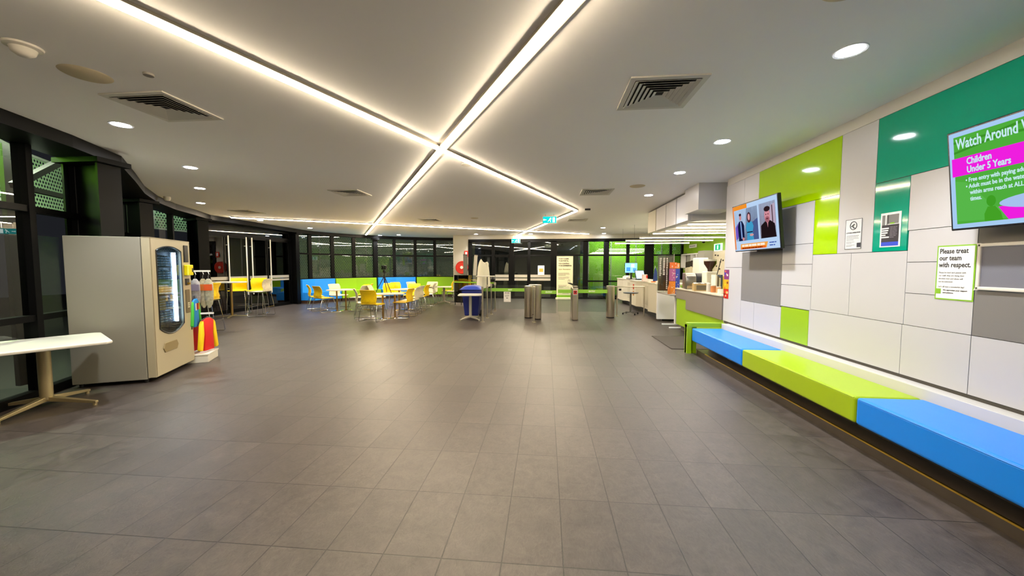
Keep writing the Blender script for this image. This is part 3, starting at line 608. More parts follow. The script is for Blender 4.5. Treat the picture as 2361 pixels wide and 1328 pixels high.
# ================================================================ NEAR LEFT TABLE AND PEDESTAL TABLES
def ped_table(name, label, loc, rz, size=.9, h=.72, top=TABW, leg=ALUP, reach=.62, col=.05, group=None, legs=4, rounded=False):
    t = thing(name, label, 'table', loc, rz, group)
    s = size / 2
    if rounded: M().lathe([(0, h - .03), (s - .01, h - .03), (s, h - .015), (s - .004, h), (0, h)], n=36).build('tabletop', top, t, smooth=True)
    else:
        m = M(); c = .05
        m.prism([(-s + c, -s), (s - c, -s), (s, -s + c), (s, s - c), (s - c, s), (-s + c, s), (-s, s - c), (-s, -s + c)], h - .032, h); m.build('tabletop', top, t, bevel=.01)
    M().lathe([(col, .09), (col, h - .08), (col * .8, h - .08), (col * .8, h - .032)], n=20).build('column', leg, t, smooth=True)
    M().box(-.09, .09, -.09, .09, h - .045, h - .03).build('bracket', DARKG, t)
    for k in range(legs):
        a = math.pi / 4 + k * 2 * math.pi / legs; cx, cy = math.cos(a), math.sin(a); m = M()
        vs = []
        for r, w2, zt, zb in ((.0, .028, .125, .075), (reach, .018, .048, .024)):
            for sx in (-1, 1):
                for z in (zb, zt): vs.append((cx * r - cy * w2 * sx, cy * r + cx * w2 * sx, z))
        m.add(vs, [(0, 1, 3, 2), (4, 6, 7, 5), (0, 4, 5, 1), (2, 3, 7, 6), (1, 5, 7, 3), (0, 2, 6, 4)])
        lg = m.build('leg', leg, t, bevel=.004)
        M().lathe([(.018, 0), (.018, .03)], (cx * (reach - .02), cy * (reach - .02), 0), 12).build('glide', leg, lg)
    return t
ped_table('pedestal_table', 'white square-topped table on a champagne four-leg base at the left edge', (-5.3, 3.42, 0), R(-31), .92, .70, reach=.46)

# ================================================================ CHAIRS AND STOOLS
def shell(prof, width, curve, n=8, holes=False):
    """prof: list of (y, z) centre line; returns curved grid"""
    G = []
    for i, (y, z, wf, cv) in enumerate(prof):
        row = []
        for j in range(n + 1):
            u = 2 * j / n - 1; row.append((u * width / 2 * wf, y - cv * u * u, z + curve * u * u * 0))
        G.append(row)
    return M().grid(G)
def dotted(name, col, dk):
    m = mat(name, col, .38); nt = m.node_tree; N = nt.nodes; L = nt.links; b = N['Principled BSDF']
    tc = N.new('ShaderNodeTexCoord'); v = N.new('ShaderNodeTexVoronoi'); v.inputs['Scale'].default_value = 34; v.inputs['Randomness'].default_value = .25
    L.new(tc.outputs['Object'], v.inputs['Vector']); r = N.new('ShaderNodeMapRange'); r.inputs[1].default_value = .24; r.inputs[2].default_value = .3
    L.new(v.outputs['Distance'], r.inputs[0]); x = N.new('ShaderNodeMix'); x.data_type = 'RGBA'; x.inputs[6].default_value = lin(dk); x.inputs[7].default_value = lin(col)
    L.new(r.outputs[0], x.inputs[0]); L.new(x.outputs[2], b.inputs['Base Color']); return m
YB = dotted('yellow_perforated_back', '#ffd400', '#e0a800'); CB = dotted('cream_perforated_back', '#e4dcc0', '#bdb394')
def chair(kind, hs, label, cat='chair', arms=False):
    sm, bm = (YEL, YB) if kind == 'yellow' else (CREAM, CB)
    t = thing('%s' % ('bar_stool' if hs > .6 else 'cafe_chair'), label, cat)
    # sitter looks towards local -y, backrest at +y
    seat = shell([(-.22, hs - .015, .92, 0), (-.20, hs + .003, 1, 0), (0, hs - .005, 1, 0), (.16, hs, 1, 0), (.21, hs + .02, .97, 0)], .45, 0)
    seat.build('seat', sm, t, smooth=True, solid=.014)
    bk = shell([(.205, hs + .02, .93, .02), (.235, hs + .08, .95, .035), (.215, hs + .17, .97, .045), (.225, hs + .27, 1, .045), (.27, hs + .36, .98, .04), (.285, hs + .385, .9, .04)], .46, 0)
    bk.build('backrest', bm, t, smooth=True, solid=.012)
    for s in (-1, 1):
        x = s * .215; xo = s * .24; m = M(); r = .009
        m.tube([(x, -.19, hs - .02), (xo, -.235, hs * .5), (xo + s * .01, -.27, .03), (xo + s * .01, -.25, .009), (xo + s * .01, .24, .009), (xo + s * .01, .265, .03), (xo, .23, hs * .5), (x, .17, hs - .02)], r, 8)
        m.tube([(x, -.19, hs - .022), (x, .19, hs - .022)], r, 8); m.build('sled_leg', CHROME, t, smooth=True)
    for q in (-.12, .12): M().tube([(-.215, q, hs - .022), (.215, q, hs - .022)], .008, 8).build('cross_bar', CHROME, t, smooth=True)
    if hs > .6:
        M().tube([(-.245, -.25, .28), (.245, -.25, .28)], .009, 8).build('footrest', CHROME, t, smooth=True); M().tube([(-.245, .245, .28), (.245, .245, .28)], .009, 8).build('footrest', CHROME, t, smooth=True)
    if arms:
        for s in (-1, 1):
            m = M(); m.tube([(s * .235, .22, hs + .2), (s * .27, .12, hs + .22), (s * .27, -.16, hs + .21), (s * .255, -.2, hs + .17), (s * .24, -.2, hs)], .011, 8); m.build('armrest', BLACKP, t, smooth=True)
    return t
PROT = {}
def put(kind, hs, x, y, deg, label, group, arms=False):
    """deg: world heading the sitter looks towards (0 = +x, 90 = +y, away from the camera)"""
    k = (kind, hs, arms); rz = R(deg + 90)
    if k in PROT: return dup(PROT[k], (x, y, 0), rz, label, group)
    t = chair(kind, hs, label, 'stool' if hs > .6 else 'chair', arms); t.scale = (1.06, 1.06, 1.04) if hs < .6 else (1, 1, 1); t.location = (x, y, 0); t.rotation_euler.z = rz; t['group'] = group; PROT[k] = t; return t
YG, CG = 'yellow cafe chairs around the white tables', 'cream cafe chairs around the white tables'
put('yellow', .45, -7.38, 11.72, 62, 'yellow chair at the left table, its back to the camera', YG)
put('yellow', .45, -8.05, 12.35, 40, 'yellow chair half hidden behind the leftmost yellow chair', YG)
put('cream', .45, -7.6, 13.0, -20, 'cream chair at the left table in front of the blue banquette', CG)
put('cream', .45, -6.32, 12.1, 172, 'cream chair on the right side of the left table', CG)
put('cream', .45, -5.25, 10.32, 30, 'cream chair at the left of the tripod table, seen from behind', CG)
put('yellow', .45, -4.78, 9.88, 82, 'big yellow chair nearest the camera, back turned', YG)
put('yellow', .45, -4.2, 10.62, 178, 'yellow chair right of the tripod table, turned side-on', YG)
put('cream', .45, -4.2, 11.2, 185, 'cream chair tucked directly behind the side-on yellow chair', CG)
put('cream', .45, -4.38, 12.1, 175, 'cream chair at the right of the rear table, nearer of a pair', CG)
put('yellow', .45, -4.38, 12.75, 180, 'yellow chair at the right of the rear table, farther of a pair', YG)
put('yellow', .45, -4.95, 13.35, 265, 'yellow chair behind the rear table, facing the camera', YG)
put('yellow', .45, -6.15, 12.75, 0, 'yellow chair seen between the tripod legs', YG)
put('cream', .45, -5.75, 12.2, 10, 'cream chair right of the tripod legs in front of the blue banquette', CG)
put('yellow', .45, -5.95, 14.6, -30, 'yellow chair against the right end of the blue banquette', YG)
put('cream', .45, -5.45, 15.05, -30, 'cream chair against the right end of the blue banquette', CG)
put('yellow', .45, -6.75, 13.3, 200, 'orange-yellow chair in front of the lime banquette, angled', YG)
put('yellow', .45, -6.05, 13.6, 265, 'yellow chair peeking over the big yellow chair', YG)
put('cream', .45, -4.8, 15.1, 265, 'cream armchair facing the camera before the right lime banquette', 'cream armchairs', True)
put('cream', .45, -4.55, 14.15, 185, 'cream armchair side-on before the right lime banquette', 'cream armchairs', True)
put('yellow', .45, -4.3, 15.95, 190, 'yellow chair beside the pillar at the end of the banquettes', YG)
put('cream', .45, -3.95, 15.45, 190, 'cream chair beside the pillar at the end of the banquettes', CG)
def cafe_table(x, y, rz, label, s=.78, h=.73):
    t = thing('cafe_table', label, 'table', (x, y, 0), rz, 'white cafe tables on twin columns')
    m = M(); a, b = s * .62, s / 2; a, b = s * .55, s * .43; m.prism([(a * math.copysign(abs(math.cos(q)) ** .5, math.cos(q)), b * math.copysign(abs(math.sin(q)) ** .5, math.sin(q))) for q in [i * math.pi / 16 for i in range(32)]], h - .028, h)
    m.build('tabletop', TABW, t, bevel=.006)
    for q in (-.17, .17):
        c = M().lathe([(.028, .03), (.028, h - .028)], (q, 0, 0), 16).build('column', mat('bronze_column', '#a98850', .3, metal=.9), t, smooth=True)
    m = M(); m.lathe([(.0, .03), (.05, .03), (.2, .012), (.21, 0), (0, 0)], (-.17, 0, 0), 24); m.lathe([(.0, .03), (.05, .03), (.2, .012), (.21, 0), (0, 0)], (.17, 0, 0), 24)
    m.build('base', CHROME, t, smooth=True); return t
cafe_table(-6.95, 12.05, R(65), 'white cafe table in front of the left banquettes')
cafe_table(-4.55, 10.4, R(35), 'white cafe table carrying the camera tripod')
cafe_table(-4.95, 12.55, R(50), 'white cafe table behind the tripod table')
t = ped_table('cafe_table', 'pale table with splayed feet beside the pillar', (-4.12, 14.75, 0), R(10), .6, .70, top=CREAM, reach=.4, col=.05, leg=mat('matt_grey_metal', '#8f8878', .5, metal=.5), group='single column tables')
t = thing('bar_table', 'tall round white bar table by the sliding doors', 'table', (-9.45, 10.35, 0))
M().lathe([(0, 1.02), (.39, 1.02), (.4, 1.035), (.395, 1.05), (0, 1.05)], n=36).build('tabletop', TABW, t, smooth=True)
M().lathe([(.035, .02), (.035, 1.02)], n=16).build('column', mat('bronze_column', '', ), t, smooth=True)
m = M()
for k in range(4): m.beam((0, 0, .03), (.4 * math.cos(k * 1.571 + .5), .4 * math.sin(k * 1.571 + .5), .012), .05, .02)
m.build('base', ALUP, t)
put('yellow', .75, -7.72, 7.72, 195, 'yellow bar stool nearest the camera, beside the clothes rack', 'yellow bar stools')
put('yellow', .75, -9.25, 9.0, 10, 'yellow bar stool half hidden by hanging packs, facing the bar table', 'yellow bar stools')
put('yellow', .75, -9.82, 11.0, 300, 'yellow bar stool behind the bar table, left one', 'yellow bar stools')
put('yellow', .75, -9.25, 11.1, 290, 'yellow bar stool behind the bar table, right one', 'yellow bar stools')
put('cream', .75, -8.7, 10.6, 190, 'cream bar stool right of the bar table', 'cream bar stools')

# ================================================================ TRIPOD CAMERA
t = thing('tripod_camera', 'small black camera on a black tripod standing on a cafe table', 'tripod', (-4.72, 10.5, .73))
for k in range(3):
    a = k * 2.094 + 1.75; M().tube([(.02 * math.cos(a), .02 * math.sin(a), .46), (.26 * math.cos(a), .26 * math.sin(a), .01)], [.014, .009], 8).build('leg', BLACKP, t)
M().tube([(0, 0, .3), (0, 0, .62)], .014, 8).build('centre_column', BLACKP, t); M().box(-.03, .03, -.03, .03, .60, .68).build('head', BLACKP, t, bevel=.008)
c = M().box(-.07, .07, -.04, .04, .69, .81).build('camera_body', BLACKP, t, bevel=.008); M().tube([(0, -.04, .75), (0, -.10, .75)], .032, 16).build('lens', BLACKP, c)
M().tube([(.02, .0, .62), (.10, .08, .55)], .007, 8).build('pan_handle', BLACKP, t)

# ================================================================ BANQUETTES ALONG THE CURVE
def banq(idx, label, mt, e0=0, e1=0):
    P = [FV[i].copy() for i in idx]; nn = [inward(i) for i in idx]
    if e0: P[0] = P[0] + (P[1] - P[0]).normalized() * e0
    if e1: P[-1] = P[-1] + (P[-2] - P[-1]).normalized() * e1
    c = sum((p for p in P), Vector()) / len(P)
    t = thing('banquette', label, 'banquette', (c.x, c.y, 0))
    def strip_(o0, o1, z0, z1, o2=None):
        m = M(); A = [p + n * o0 - c for p, n in zip(P, nn)]; B = [p + n * o1 - c for p, n in zip(P, nn)]
        for i in range(len(P) - 1): m.prism([(q.x, q.y) for q in (A[i], A[i + 1], B[i + 1], B[i])], z0, z1)
        m2 = M(); poly_ = A + B[::-1]; m2.prism([(q.x, q.y) for q in poly_], z0, z1); return m2
    strip_(.14, .28, .12, .98).build('backrest', mt, t, bevel=.012); strip_(.283, .84, .12, .45).build('seat', mt, t, bevel=.015)
    strip_(.2, .78, 0, .12).build('plinth', mat('plinth_brown', '#3a261c', .5), t)
banq([12, 13, 14], 'blue curved banquette at the left, beside the black column', BLUEV2, e0=.22, e1=.02); banq([14, 15, 16], 'lime curved banquette left of the dark window column', LIMEV2, e0=.02, e1=.03)
banq([16, 17, 18], 'blue curved banquette behind the tripod', BLUEV2, e0=.05, e1=.03); banq([18, 19, 20], 'lime curved banquette ending at the pillar', LIMEV2, e0=.03, e1=.22)

# ================================================================ CLOTHES RACK
rr = R(27.6)
t = thing('clothes_rack', 'white merchandise rack on a white plinth box beside the vending machine', 'clothes rack', (-5.55, 5.41, 0), rr)
M().box(-.19, .19, -.22, .22, 0, .11).build('plinth_box', mat('plinth_white', '#d8d4c6', .5), t, bevel=.005); M().box(-.20, .20, -.23, .23, .112, .135).build('shelf_board', MATS['plinth_white'], t, bevel=.004)
m = M(); m.box(-.19, -.15, -.02, .02, .135, 1.5); m.box(-.19, -.15, -.08, .08, .135, .16); m.build('upright', mat('rack_white', '#e6e4de', .4), t)
M().box(-.19, .20, -.012, .012, 1.42, 1.445).build('upper_rail', MATS['rack_white'], t); M().box(-.19, .22, -.012, .012, .74, .765).build('lower_rail', MATS['rack_white'], t)
def rack_pt(x, y): c, s = math.cos(rr), math.sin(rr); return (-5.55 + x * c - y * s, 5.41 + x * s + y * c)
def pack(lx, ly, label, c1, c2):
    x, y = rack_pt(lx, ly); t = thing('goggle_pack', label, 'swim pack', (x, y, 0), rr, 'clear packs hung on the upper rail')
    M().tube([(0, 0, 1.42), (.012, 0, 1.38), (0, 0, 1.35), (0, 0, 1.30)], .004, 6).build('hook', CHROME, t)
    rnd = random.Random(int(abs(lx * 31 + ly * 77))); m = M()
    prof = [(.02, 1.31), (.06, 1.25), (.065, 1.1), (.06, .98), (.045, .9), (.012, .84)]
    m.lathe(prof, n=12, T=Matrix.Diagonal((1, .45, 1, 1))); m.build('bag', mat('clear_' + c1, c1, .15, bump=.8, bscale=30, vary=.5), t, smooth=True)
    M().box(-.055, .055, -.032, -.028, 1.12, 1.22).build('card', mat('pk' + c2, c2, .5), t)
pack(.17, 0, 'outer clear pack with an orange card on the upper rail', '#a8a48c', '#d8581c'); pack(.09, 0.03, 'second clear pack with an orange card on the upper rail', '#b3a98c', '#d87a2c')
pack(-.0, 0, 'inner clear pack with a violet-grey card on the upper rail', '#a8a6a8', '#8f86a0'); pack(-.09, .03, 'innermost clear pack with a pale card on the upper rail', '#b0aca4', '#c8c4bc')
def shirt(lx, ly, z1, z0, w, label, body, side, extra=None, ad=0, nm='swim_shirt'):
    x, y = rack_pt(lx, ly); t = thing(nm, label, 'swim shirt', (x, y, 0), rr + R(90 + ad), 'swim shirts on the rack')
    m = M(); m.tube([(-w * .42, 0, z1 - .045), (0, 0, z1 - .005), (w * .42, 0, z1 - .045)], .007, 6); m.tube([(0, 0, z1 - .005), (0, 0, z1 + .03)], .004, 6); m.build('hanger', BLACKP, t)
    def slab(pts, mt, name, th=.05):
        q = M(); n = len(pts); q.prism(pts, -th / 2, th / 2, T=Matrix.Rotation(R(90), 4, 'X')); return q.build(name, mt, t, bevel=.014, smooth=True)
    slab([(-w * .3, z0), (w * .33, z0), (w * .28, (z0 + z1) / 2), (w * .36, z1 - .06), (.05, z1 - .02), (-.05, z1 - .02), (-w * .36, z1 - .06), (-w * .26, (z0 + z1) / 2)], mat('sh' + body, body, .7), 'body')
    for s in (-1, 1):
        slab([(s * w * .34, z1 - .05), (s * w * .45, z1 - .11), (s * w * .62, z0 + .03), (s * w * .46, z0 + .01), (s * w * .32, (z0 + z1) / 2)], mat('sh' + side, side, .7), 'sleeve', .06)
    if extra: extra(t)
def prnt(t):
    M().box(-.05, -.02, -.032, -.028, .82, .93).build('print', mat('pr_w', '#e8ece8', .6), t); M().box(-.02, .06, -.032, -.028, .83, .93).build('print', mat('pr_r', '#9a2a1c', .6), t); M().box(.05, .10, -.032, -.028, .83, .93).build('print', mat('pr_y', '#e8a018', .6), t)
shirt(.02, -.13, 1.02, .56, .30, 'blue and green swim shirt with a small print above the lower rail', '#1580c8', '#3fb83a', prnt)
shirt(.13, 0, .70, .16, .36, 'outer red swim shirt with yellow sleeves on the lower rail', '#d81c14', '#f2cf00', ad=-14); shirt(-.05, 0, .70, .16, .36, 'inner red swim shirt with yellow sleeves on the lower rail', '#c8101c', '#f0cc08', ad=-14)

# ================================================================ ENTRANCE GATES
def post(x, y, label, h=.95):
    t = thing('barrier_post', label, 'post', (x, y, 0), 0, 'slim steel glass barrier posts')
    M().lathe([(.016, .012), (.022, .015), (.022, h)], n=16).build('tube', STEEL, t, smooth=True); M().lathe([(0, .012), (.06, .012), (.062, 0)], n=20).build('base_flange', STEEL, t, smooth=True)
    M().box(-.03, .03, -.03, .03, h - .08, h + .02).build('clamp', STEEL, t, bevel=.006); return t
PB = ['nearest slim steel post right of the blue bin', 'second slim steel post of the glass barrier', 'third slim steel post of the glass barrier', 'farthest slim steel post of the glass barrier']
PY = (9.94, 10.74, 11.55, 12.44)
for y, lb in zip(PY, PB): post(-1.71, y, lb)
post(-.31, 9.99, 'single slim steel post in front of the twin gate cylinders')
for i in range(3):
    o = M().box(-1.716, -1.704, PY[i] + .05, PY[i + 1] - .05, .12, .9).build('barrier_screen', GLSG); tag(o, ['nearest glass pane between the barrier posts', 'middle glass pane between the barrier posts', 'farthest glass pane between the barrier posts'][i], 'glass panel')
def cyl(x, y, label, r=.12, h=.95):
    t = thing('gate_pedestal', label, 'gate pedestal', (x, y, 0), 0, 'brushed steel gate cylinders')
    M().lathe([(r * .97, .03), (r, .035), (r, h - .03)], n=32).build('drum', STEEL, t, smooth=True); M().lathe([(r + .004, h - .03), (r + .004, h - .005), (r - .02, h), (0, h)], n=32).build('cap', mat('pale_cap', '#cfcabd', .25, metal=.6), t, smooth=True)
    M().lathe([(r * .95, 0), (r * .95, .03)], n=32).build('base_ring', BLACKP, t); return t
cyl(-.50, 10.83, 'left steel gate cylinder'); cyl(-.42, 11.6, 'steel gate cylinder hidden behind the left one', .11); cyl(-.22, 10.55, 'steel gate cylinder behind the single slim post', .10, 1.0); cyl(1.90, 11.1, 'right steel gate cylinder standing alone')
t = thing('ticket_reader', 'steel card reader gate with a red no-entry symbol', 'ticket gate', (.82, 10.5, 0))
M().box(-.085, .085, -.09, .58, .0, .93).build('pillar', STEEL, t, bevel=.04, segs=4); M().box(-.07, .07, -.1, .12, .93, .965).build('cap', STEEL, t, bevel=.01)
m = M(); m.beam((-.02, .0, .98), (-.17, -.12, 1.05), .12, .02); m.build('scanner_head', BLACKP, t)
s = M().box(-.06, .06, -.097, -.09, .72, .86).build('symbol_plate', mat('plate_white', '#e8e2da', .5), t)
m = M(); m.box(-.05, .05, -.1, -.097, .735, .845); m.build('red_square', mat('symbol_red', '#b52a26', .5), s)
m = M(); m.box(-.006, .006, -.102, -.1, .75, .83); m.beam((-.03, -.101, .76), (.03, -.101, .82), .002, .012, up=(-.06, 0, .06)); m.beam((-.03, -.101, .82), (.03, -.101, .76), .002, .012, up=(.06, 0, .06)); m.build('symbol', mat('symbol_dark', '#3a1414', .5), s)
def gate(x0, x1, y, label, txt='', z0=.18, z1=.93):
    t = thing('glass_gate', label, 'glass gate', ((x0 + x1) / 2, y, 0), 0, 'glass gates with lime bands'); L = (x1 - x0) / 2
    m = M(); rr2 = .06; pts = [(-L, z0), (L, z0), (L, z1 - rr2), (L - rr2, z1), (-L + rr2, z1), (-L, z1 - rr2)]
    m.prism(pts, -.005, .005, T=Matrix.Rotation(R(90), 4, 'X')); g_ = m.build('glass_leaf', GLSG, t)
    M().box(-L, L, -.008, -.006, .73, .83).build('lime_band', mat('lime_band_print', '#8cc63f', .5), t)
    if txt: text(txt, .06, PAPER, t, 0, 0, 0, align='CENTER', bold=.03).matrix_local = Matrix.Translation((0, -.0085, .76)) @ Matrix.Rotation(R(90), 4, 'X')
    return t
gate(-1.69, -.53, 11.55, 'wide glass gate with a lime band left of the steel cylinders', 'EXIT'); gate(-.12, .30, 10.6, 'short glass wing right of the twin cylinders', 'ENTRY'); gate(.36, .735, 11.0, 'short glass wing left of the card reader')
gate(.905, 1.80, 11.05, 'wide glass gate between card reader and lone cylinder', 'ENTRY')
t = thing('paper_sign', 'white paper sign hung on the wide glass gate', 'sign', (-1.2, 11.540, .56), FACEROT)
plate('sheet', -.11, .11, -.16, .16, 0, PAPER, t); lines(t, -.08, .08, .11, 1, .02, INK, h=.018, seed=12, z=.003, last=1); lines(t, -.08, .08, .06, 4, .02, INK, h=.006, seed=13, z=.003); lines(t, -.03, .03, -.05, 1, .02, INK, h=.02, seed=14, z=.003, last=1)
# frame with small dark table on the right
t = thing('guard_rail', 'thin steel guard rail frame in front of the reception counter', 'rail', (2.16, 11.47, 0))
m = M(); m.tube([(0, 0, 0), (0, 0, .9)], .018, 12); m.build('post', STEEL, t); m = M(); m.tube([(.82, .07, 0), (.82, .07, .9)], .018, 12); m.build('post', STEEL, t); m = M(); m.tube([(-.08, 0, .9), (.82, .07, .9)], .016, 12); m.build('top_rail', STEEL, t); M().lathe([(0, .01), (.05, .01), (.05, 0)], n=16).build('base_flange', STEEL, t)
M().box(.05, .12, -.02, .01, .78, .84).build('latch', BLACKP, t)
t = thing('side_table', 'small round dark table on a star base behind the guard rail', 'table', (2.68, 12.0, 0))
M().lathe([(0, .66), (.21, .66), (.24, .68), (.24, .69), (0, .69)], n=28).build('tabletop', mat('slate_top', '#3c403c', .35), t, smooth=True); M().tube([(0, 0, .06), (0, 0, .66)], .028, 12).build('column', mat('grey_metal', '#6b6c68', .4, metal=.7), t)
for k in range(4):
    a = k * math.pi / 2 + .3; l = M().beam((0, 0, .07), (.26 * math.cos(a), .26 * math.sin(a), .05), .03, .02).build('leg', MATS['grey_metal'], t); M().lathe([(.022, 0), (.022, .05)], (.26 * math.cos(a), .26 * math.sin(a), 0), 12).build('castor', BLACKP, l)
# roll-up banner
t = thing('rollup_banner', 'cream roll-up banner YOUR CLASSES YOUR PORTAL in front of the entrance', 'banner', (.87, 17.2, 0), FACEROT)
plate('banner_sheet', -.37, .37, .08, 2.0, 0, mat('banner_cream', '#e6e0bc', .6), t); plate('lime_foot_band', -.37, .37, .1, .2, .002, GTAG, t); M().box(-.42, .42, 0, .08, -.06, .09).build('base', mat('base_cream', '#e2ddc0', .5), t, bevel=.01)
M().box(-.38, .38, 1.99, 2.02, -.012, .012).build('top_rail', BLACKP, t)
for i, s in enumerate(('YOUR CLASSES.', 'YOUR PORTAL.', 'YOU CONTROL', 'YOUR EXPERIENCE.')): text(s, .078, INK, t, -.29, 1.84 - i * .095 - (.03 if i > 1 else 0), .004, bold=.045, sx=.88)
text('Xplor Recreation', .085, mat('olive_ink', '#6f6a2c', .5), t, -.29, 1.36, .004, sx=.92, bold=.015)
lines(t, -.29, .26, 1.2, 3, .045, INK, h=.016, seed=21, z=.004); lines(t, -.29, .2, 1.02, 3, .045, INK, h=.014, seed=22, z=.004); lines(t, -.29, .1, .64, 3, .045, INK, h=.014, seed=23, z=.004); lines(t, -.1, .2, .26, 1, .045, INK, h=.014, seed=24, z=.004, last=1)
m = M(); m.box(.15, .165, .74, .9, .003, .004); m.box(.22, .235, .74, .9, .003, .004); m.box(.15, .235, .885, .9, .003, .004); m.build('phone_icon', INK, t)
t = thing('poster', 'small white notice with an orange picture on the entrance glass', 'poster', (-.22, 17.47, 1.34), FACEROT); plate('sheet', -.15, .15, -.22, .22, 0, PAPER, t); plate('orange_print', -.09, .1, -.08, .08, .002, mat('orange_print', '#e8a040', .5), t)
# white foot table and blue bin
ped_table('pedestal_table', 'white table on splayed feet in front of the blue bin', (-2.12, 10.3, 0), R(8), .66, .73, reach=.38, col=.04, leg=mat('silver_metal', '#c9c4b8', .35, metal=.6))
t = thing('wheelie_bin', 'blue wheelie bin behind the white table, bulging lid closed', 'bin', (-2.2, 11.0, 0))
m = M(); vs = []
for z, w2, d2 in ((.05, .2, .2), (.80, .27, .27)): vs += [(-w2, -d2, z), (w2, -d2, z), (w2, d2, z), (-w2, d2, z)]
m.add(vs, [(3, 2, 1, 0), (4, 5, 6, 7), (0, 1, 5, 4), (1, 2, 6, 5), (2, 3, 7, 6), (3, 0, 4, 7)]); m.build('body', mat('bin_navy', '#1c2a86', .5), t, bevel=.02)
G = [[(x, y, .83 + .11 * (1 - (x / .31) ** 4) * (1 - (y / .33) ** 4)) for x in [-.31 + .062 * i for i in range(11)]] for y in [-.33 + .066 * j for j in range(11)]]
M().grid(G).build('lid', mat('bin_lid_blue', '#3450c8', .45), t, smooth=True, solid=.02)
for q in (-.2, .2): M().tube([(q - .03, .22, .09), (q + .03, .22, .09)], .09, 16).build('wheel', BLACKP, t)
# tall boards, draped white form, hose reel
def board(x, y, rx, label, c, w2=.07, h=2.0, ry=0):
    t = thing('tall_board', label, 'board', (x, y, 0), (rx, ry, 0), 'tall leaning boards'); M().box(-w2, w2, -.02, .02, 0, h).build('board', mat('board' + c, c, .6), t); M().box(-w2 - .004, w2 + .004, -.024, .024, h, h + .03).build('end_cap', BLACKP, t)
board(-3.42, 15.6, R(-1), 'dark grey upright board left of the pale one', '#56544f', .09); board(-3.12, 15.7, R(-1), 'pale grey leaning board right of the dark one', '#a09d92', .07, ry=R(4))
t = thing('white_draped_cover', 'white fabric cover draped over a tall stand by the glass barrier', 'cover', (-2.22, 13.1, 0)); m = M(); n = 28
prof = [(.0, 1.78, -.08), (.03, 1.74, -.08), (.06, 1.68, -.08), (.13, 1.62, -.02), (.17, 1.5, 0), (.19, 1.3, 0), (.21, 1.0, 0), (.23, .6, 0), (.26, .25, 0)]; G = []
for k, (r, z, ox) in enumerate(prof): G.append([(ox + r * (1 + (.16 * math.sin(5 * a) + .07 * math.sin(9 * a + 1)) * min(1, k / 4)) * math.cos(a), r * (1 + .14 * math.cos(4 * a) * min(1, k / 4)) * math.sin(a), z + (.03 * math.sin(3 * a) if k == 8 else 0)) for a in [2 * math.pi * j / n for j in range(n + 1)]])
m.grid(G); m.build('cloth', mat('white_cloth', '#dcdac8', .8), t, smooth=True); M().tube([(.1, 0, 1.4), (.12, 0, 1.63), (.16, 0, 1.66)], [.08, .075, .03], 12).build('shoulder', MATS['white_cloth'], t, smooth=True); M().tube([(0, 0, 0), (0, 0, .4)], .03, 12).build('stand', CHROME, t)
t = thing('standing_shelf', 'thin white tray on a black stem by the draped cover', 'tray stand', (-2.05, 12.6, 0)); M().box(-.32, .3, -.14, .14, 1.16, 1.19).build('tray', mat('tray_white', '#dcdad0', .5), t, bevel=.01); M().tube([(.05, 0, .02), (.05, 0, 1.16)], .015, 8).build('stem', BLACKP, t); M().lathe([(0, .02), (.15, .02), (.15, 0)], (.05, 0, 0), 20).build('foot', BLACKP, t)
o = M().lathe([(0, -.09), (.06, -.075), (.09, 0), (.06, .075), (0, .09)], n=20).build('x', BLACKP, smooth=True); o.name = 'black_ball'; o.location = (-1.78, 12.44, 1.08); tag(o, 'round black ball-like cap on the farthest barrier post', 'ball')
t = thing('fire_hose_reel', 'red fire hose reel on the cream pillar', 'hose reel', (-3.98, 17.48, 1.47), FACEROT)
M().lathe([(.29, .02), (.30, .05), (.30, .12), (.27, .13), (.26, .10), (.10, .10), (.09, .13), (.0, .13)], n=36).build('reel_disc', RED, t, smooth=True); M().lathe([(.29, 0), (.31, .015), (.31, .03), (.29, .035)], n=36).build('hose', BLACKP, t, smooth=True); M().lathe([(.0, .14), (.07, .14), (.07, .10)], n=20).build('hub', mat('hub_white', '#e6dccc', .5), t, smooth=True)
t = thing('fire_sign', 'small red and white fire hose location sign on the pillar', 'sign', (-3.78, 17.48, 2.12), FACEROT); M().box(-.09, .09, -.14, .14, 0, .02).build('plate', RED, t); plate('symbol', -.045, .045, -.08, .08, .021, PAPER, t)
# balustrade of dark glass in front of the pillar
t = thing('glass_balustrade', 'smoked glass balustrade with black uprights in front of the pillar', 'balustrade', (-2.72, 13.9, 0), R(-28))
for k in range(7): M().tube([(-.95 + k * .31, 0, .0), (-.95 + k * .31, 0, .9)], .014, 8).build('upright', BLACKP, t)
M().box(-1.0, 1.0, -.006, .006, .1, 1.18).build('glass_sheet', glass('smoked_glass', '#e6ece8', .8), t); M().box(-1.0, 1.0, -.012, -.008, .88, .93).build('lime_band', GTAG, t)  # thin lime strip paints in the banquette's reflection on the glass

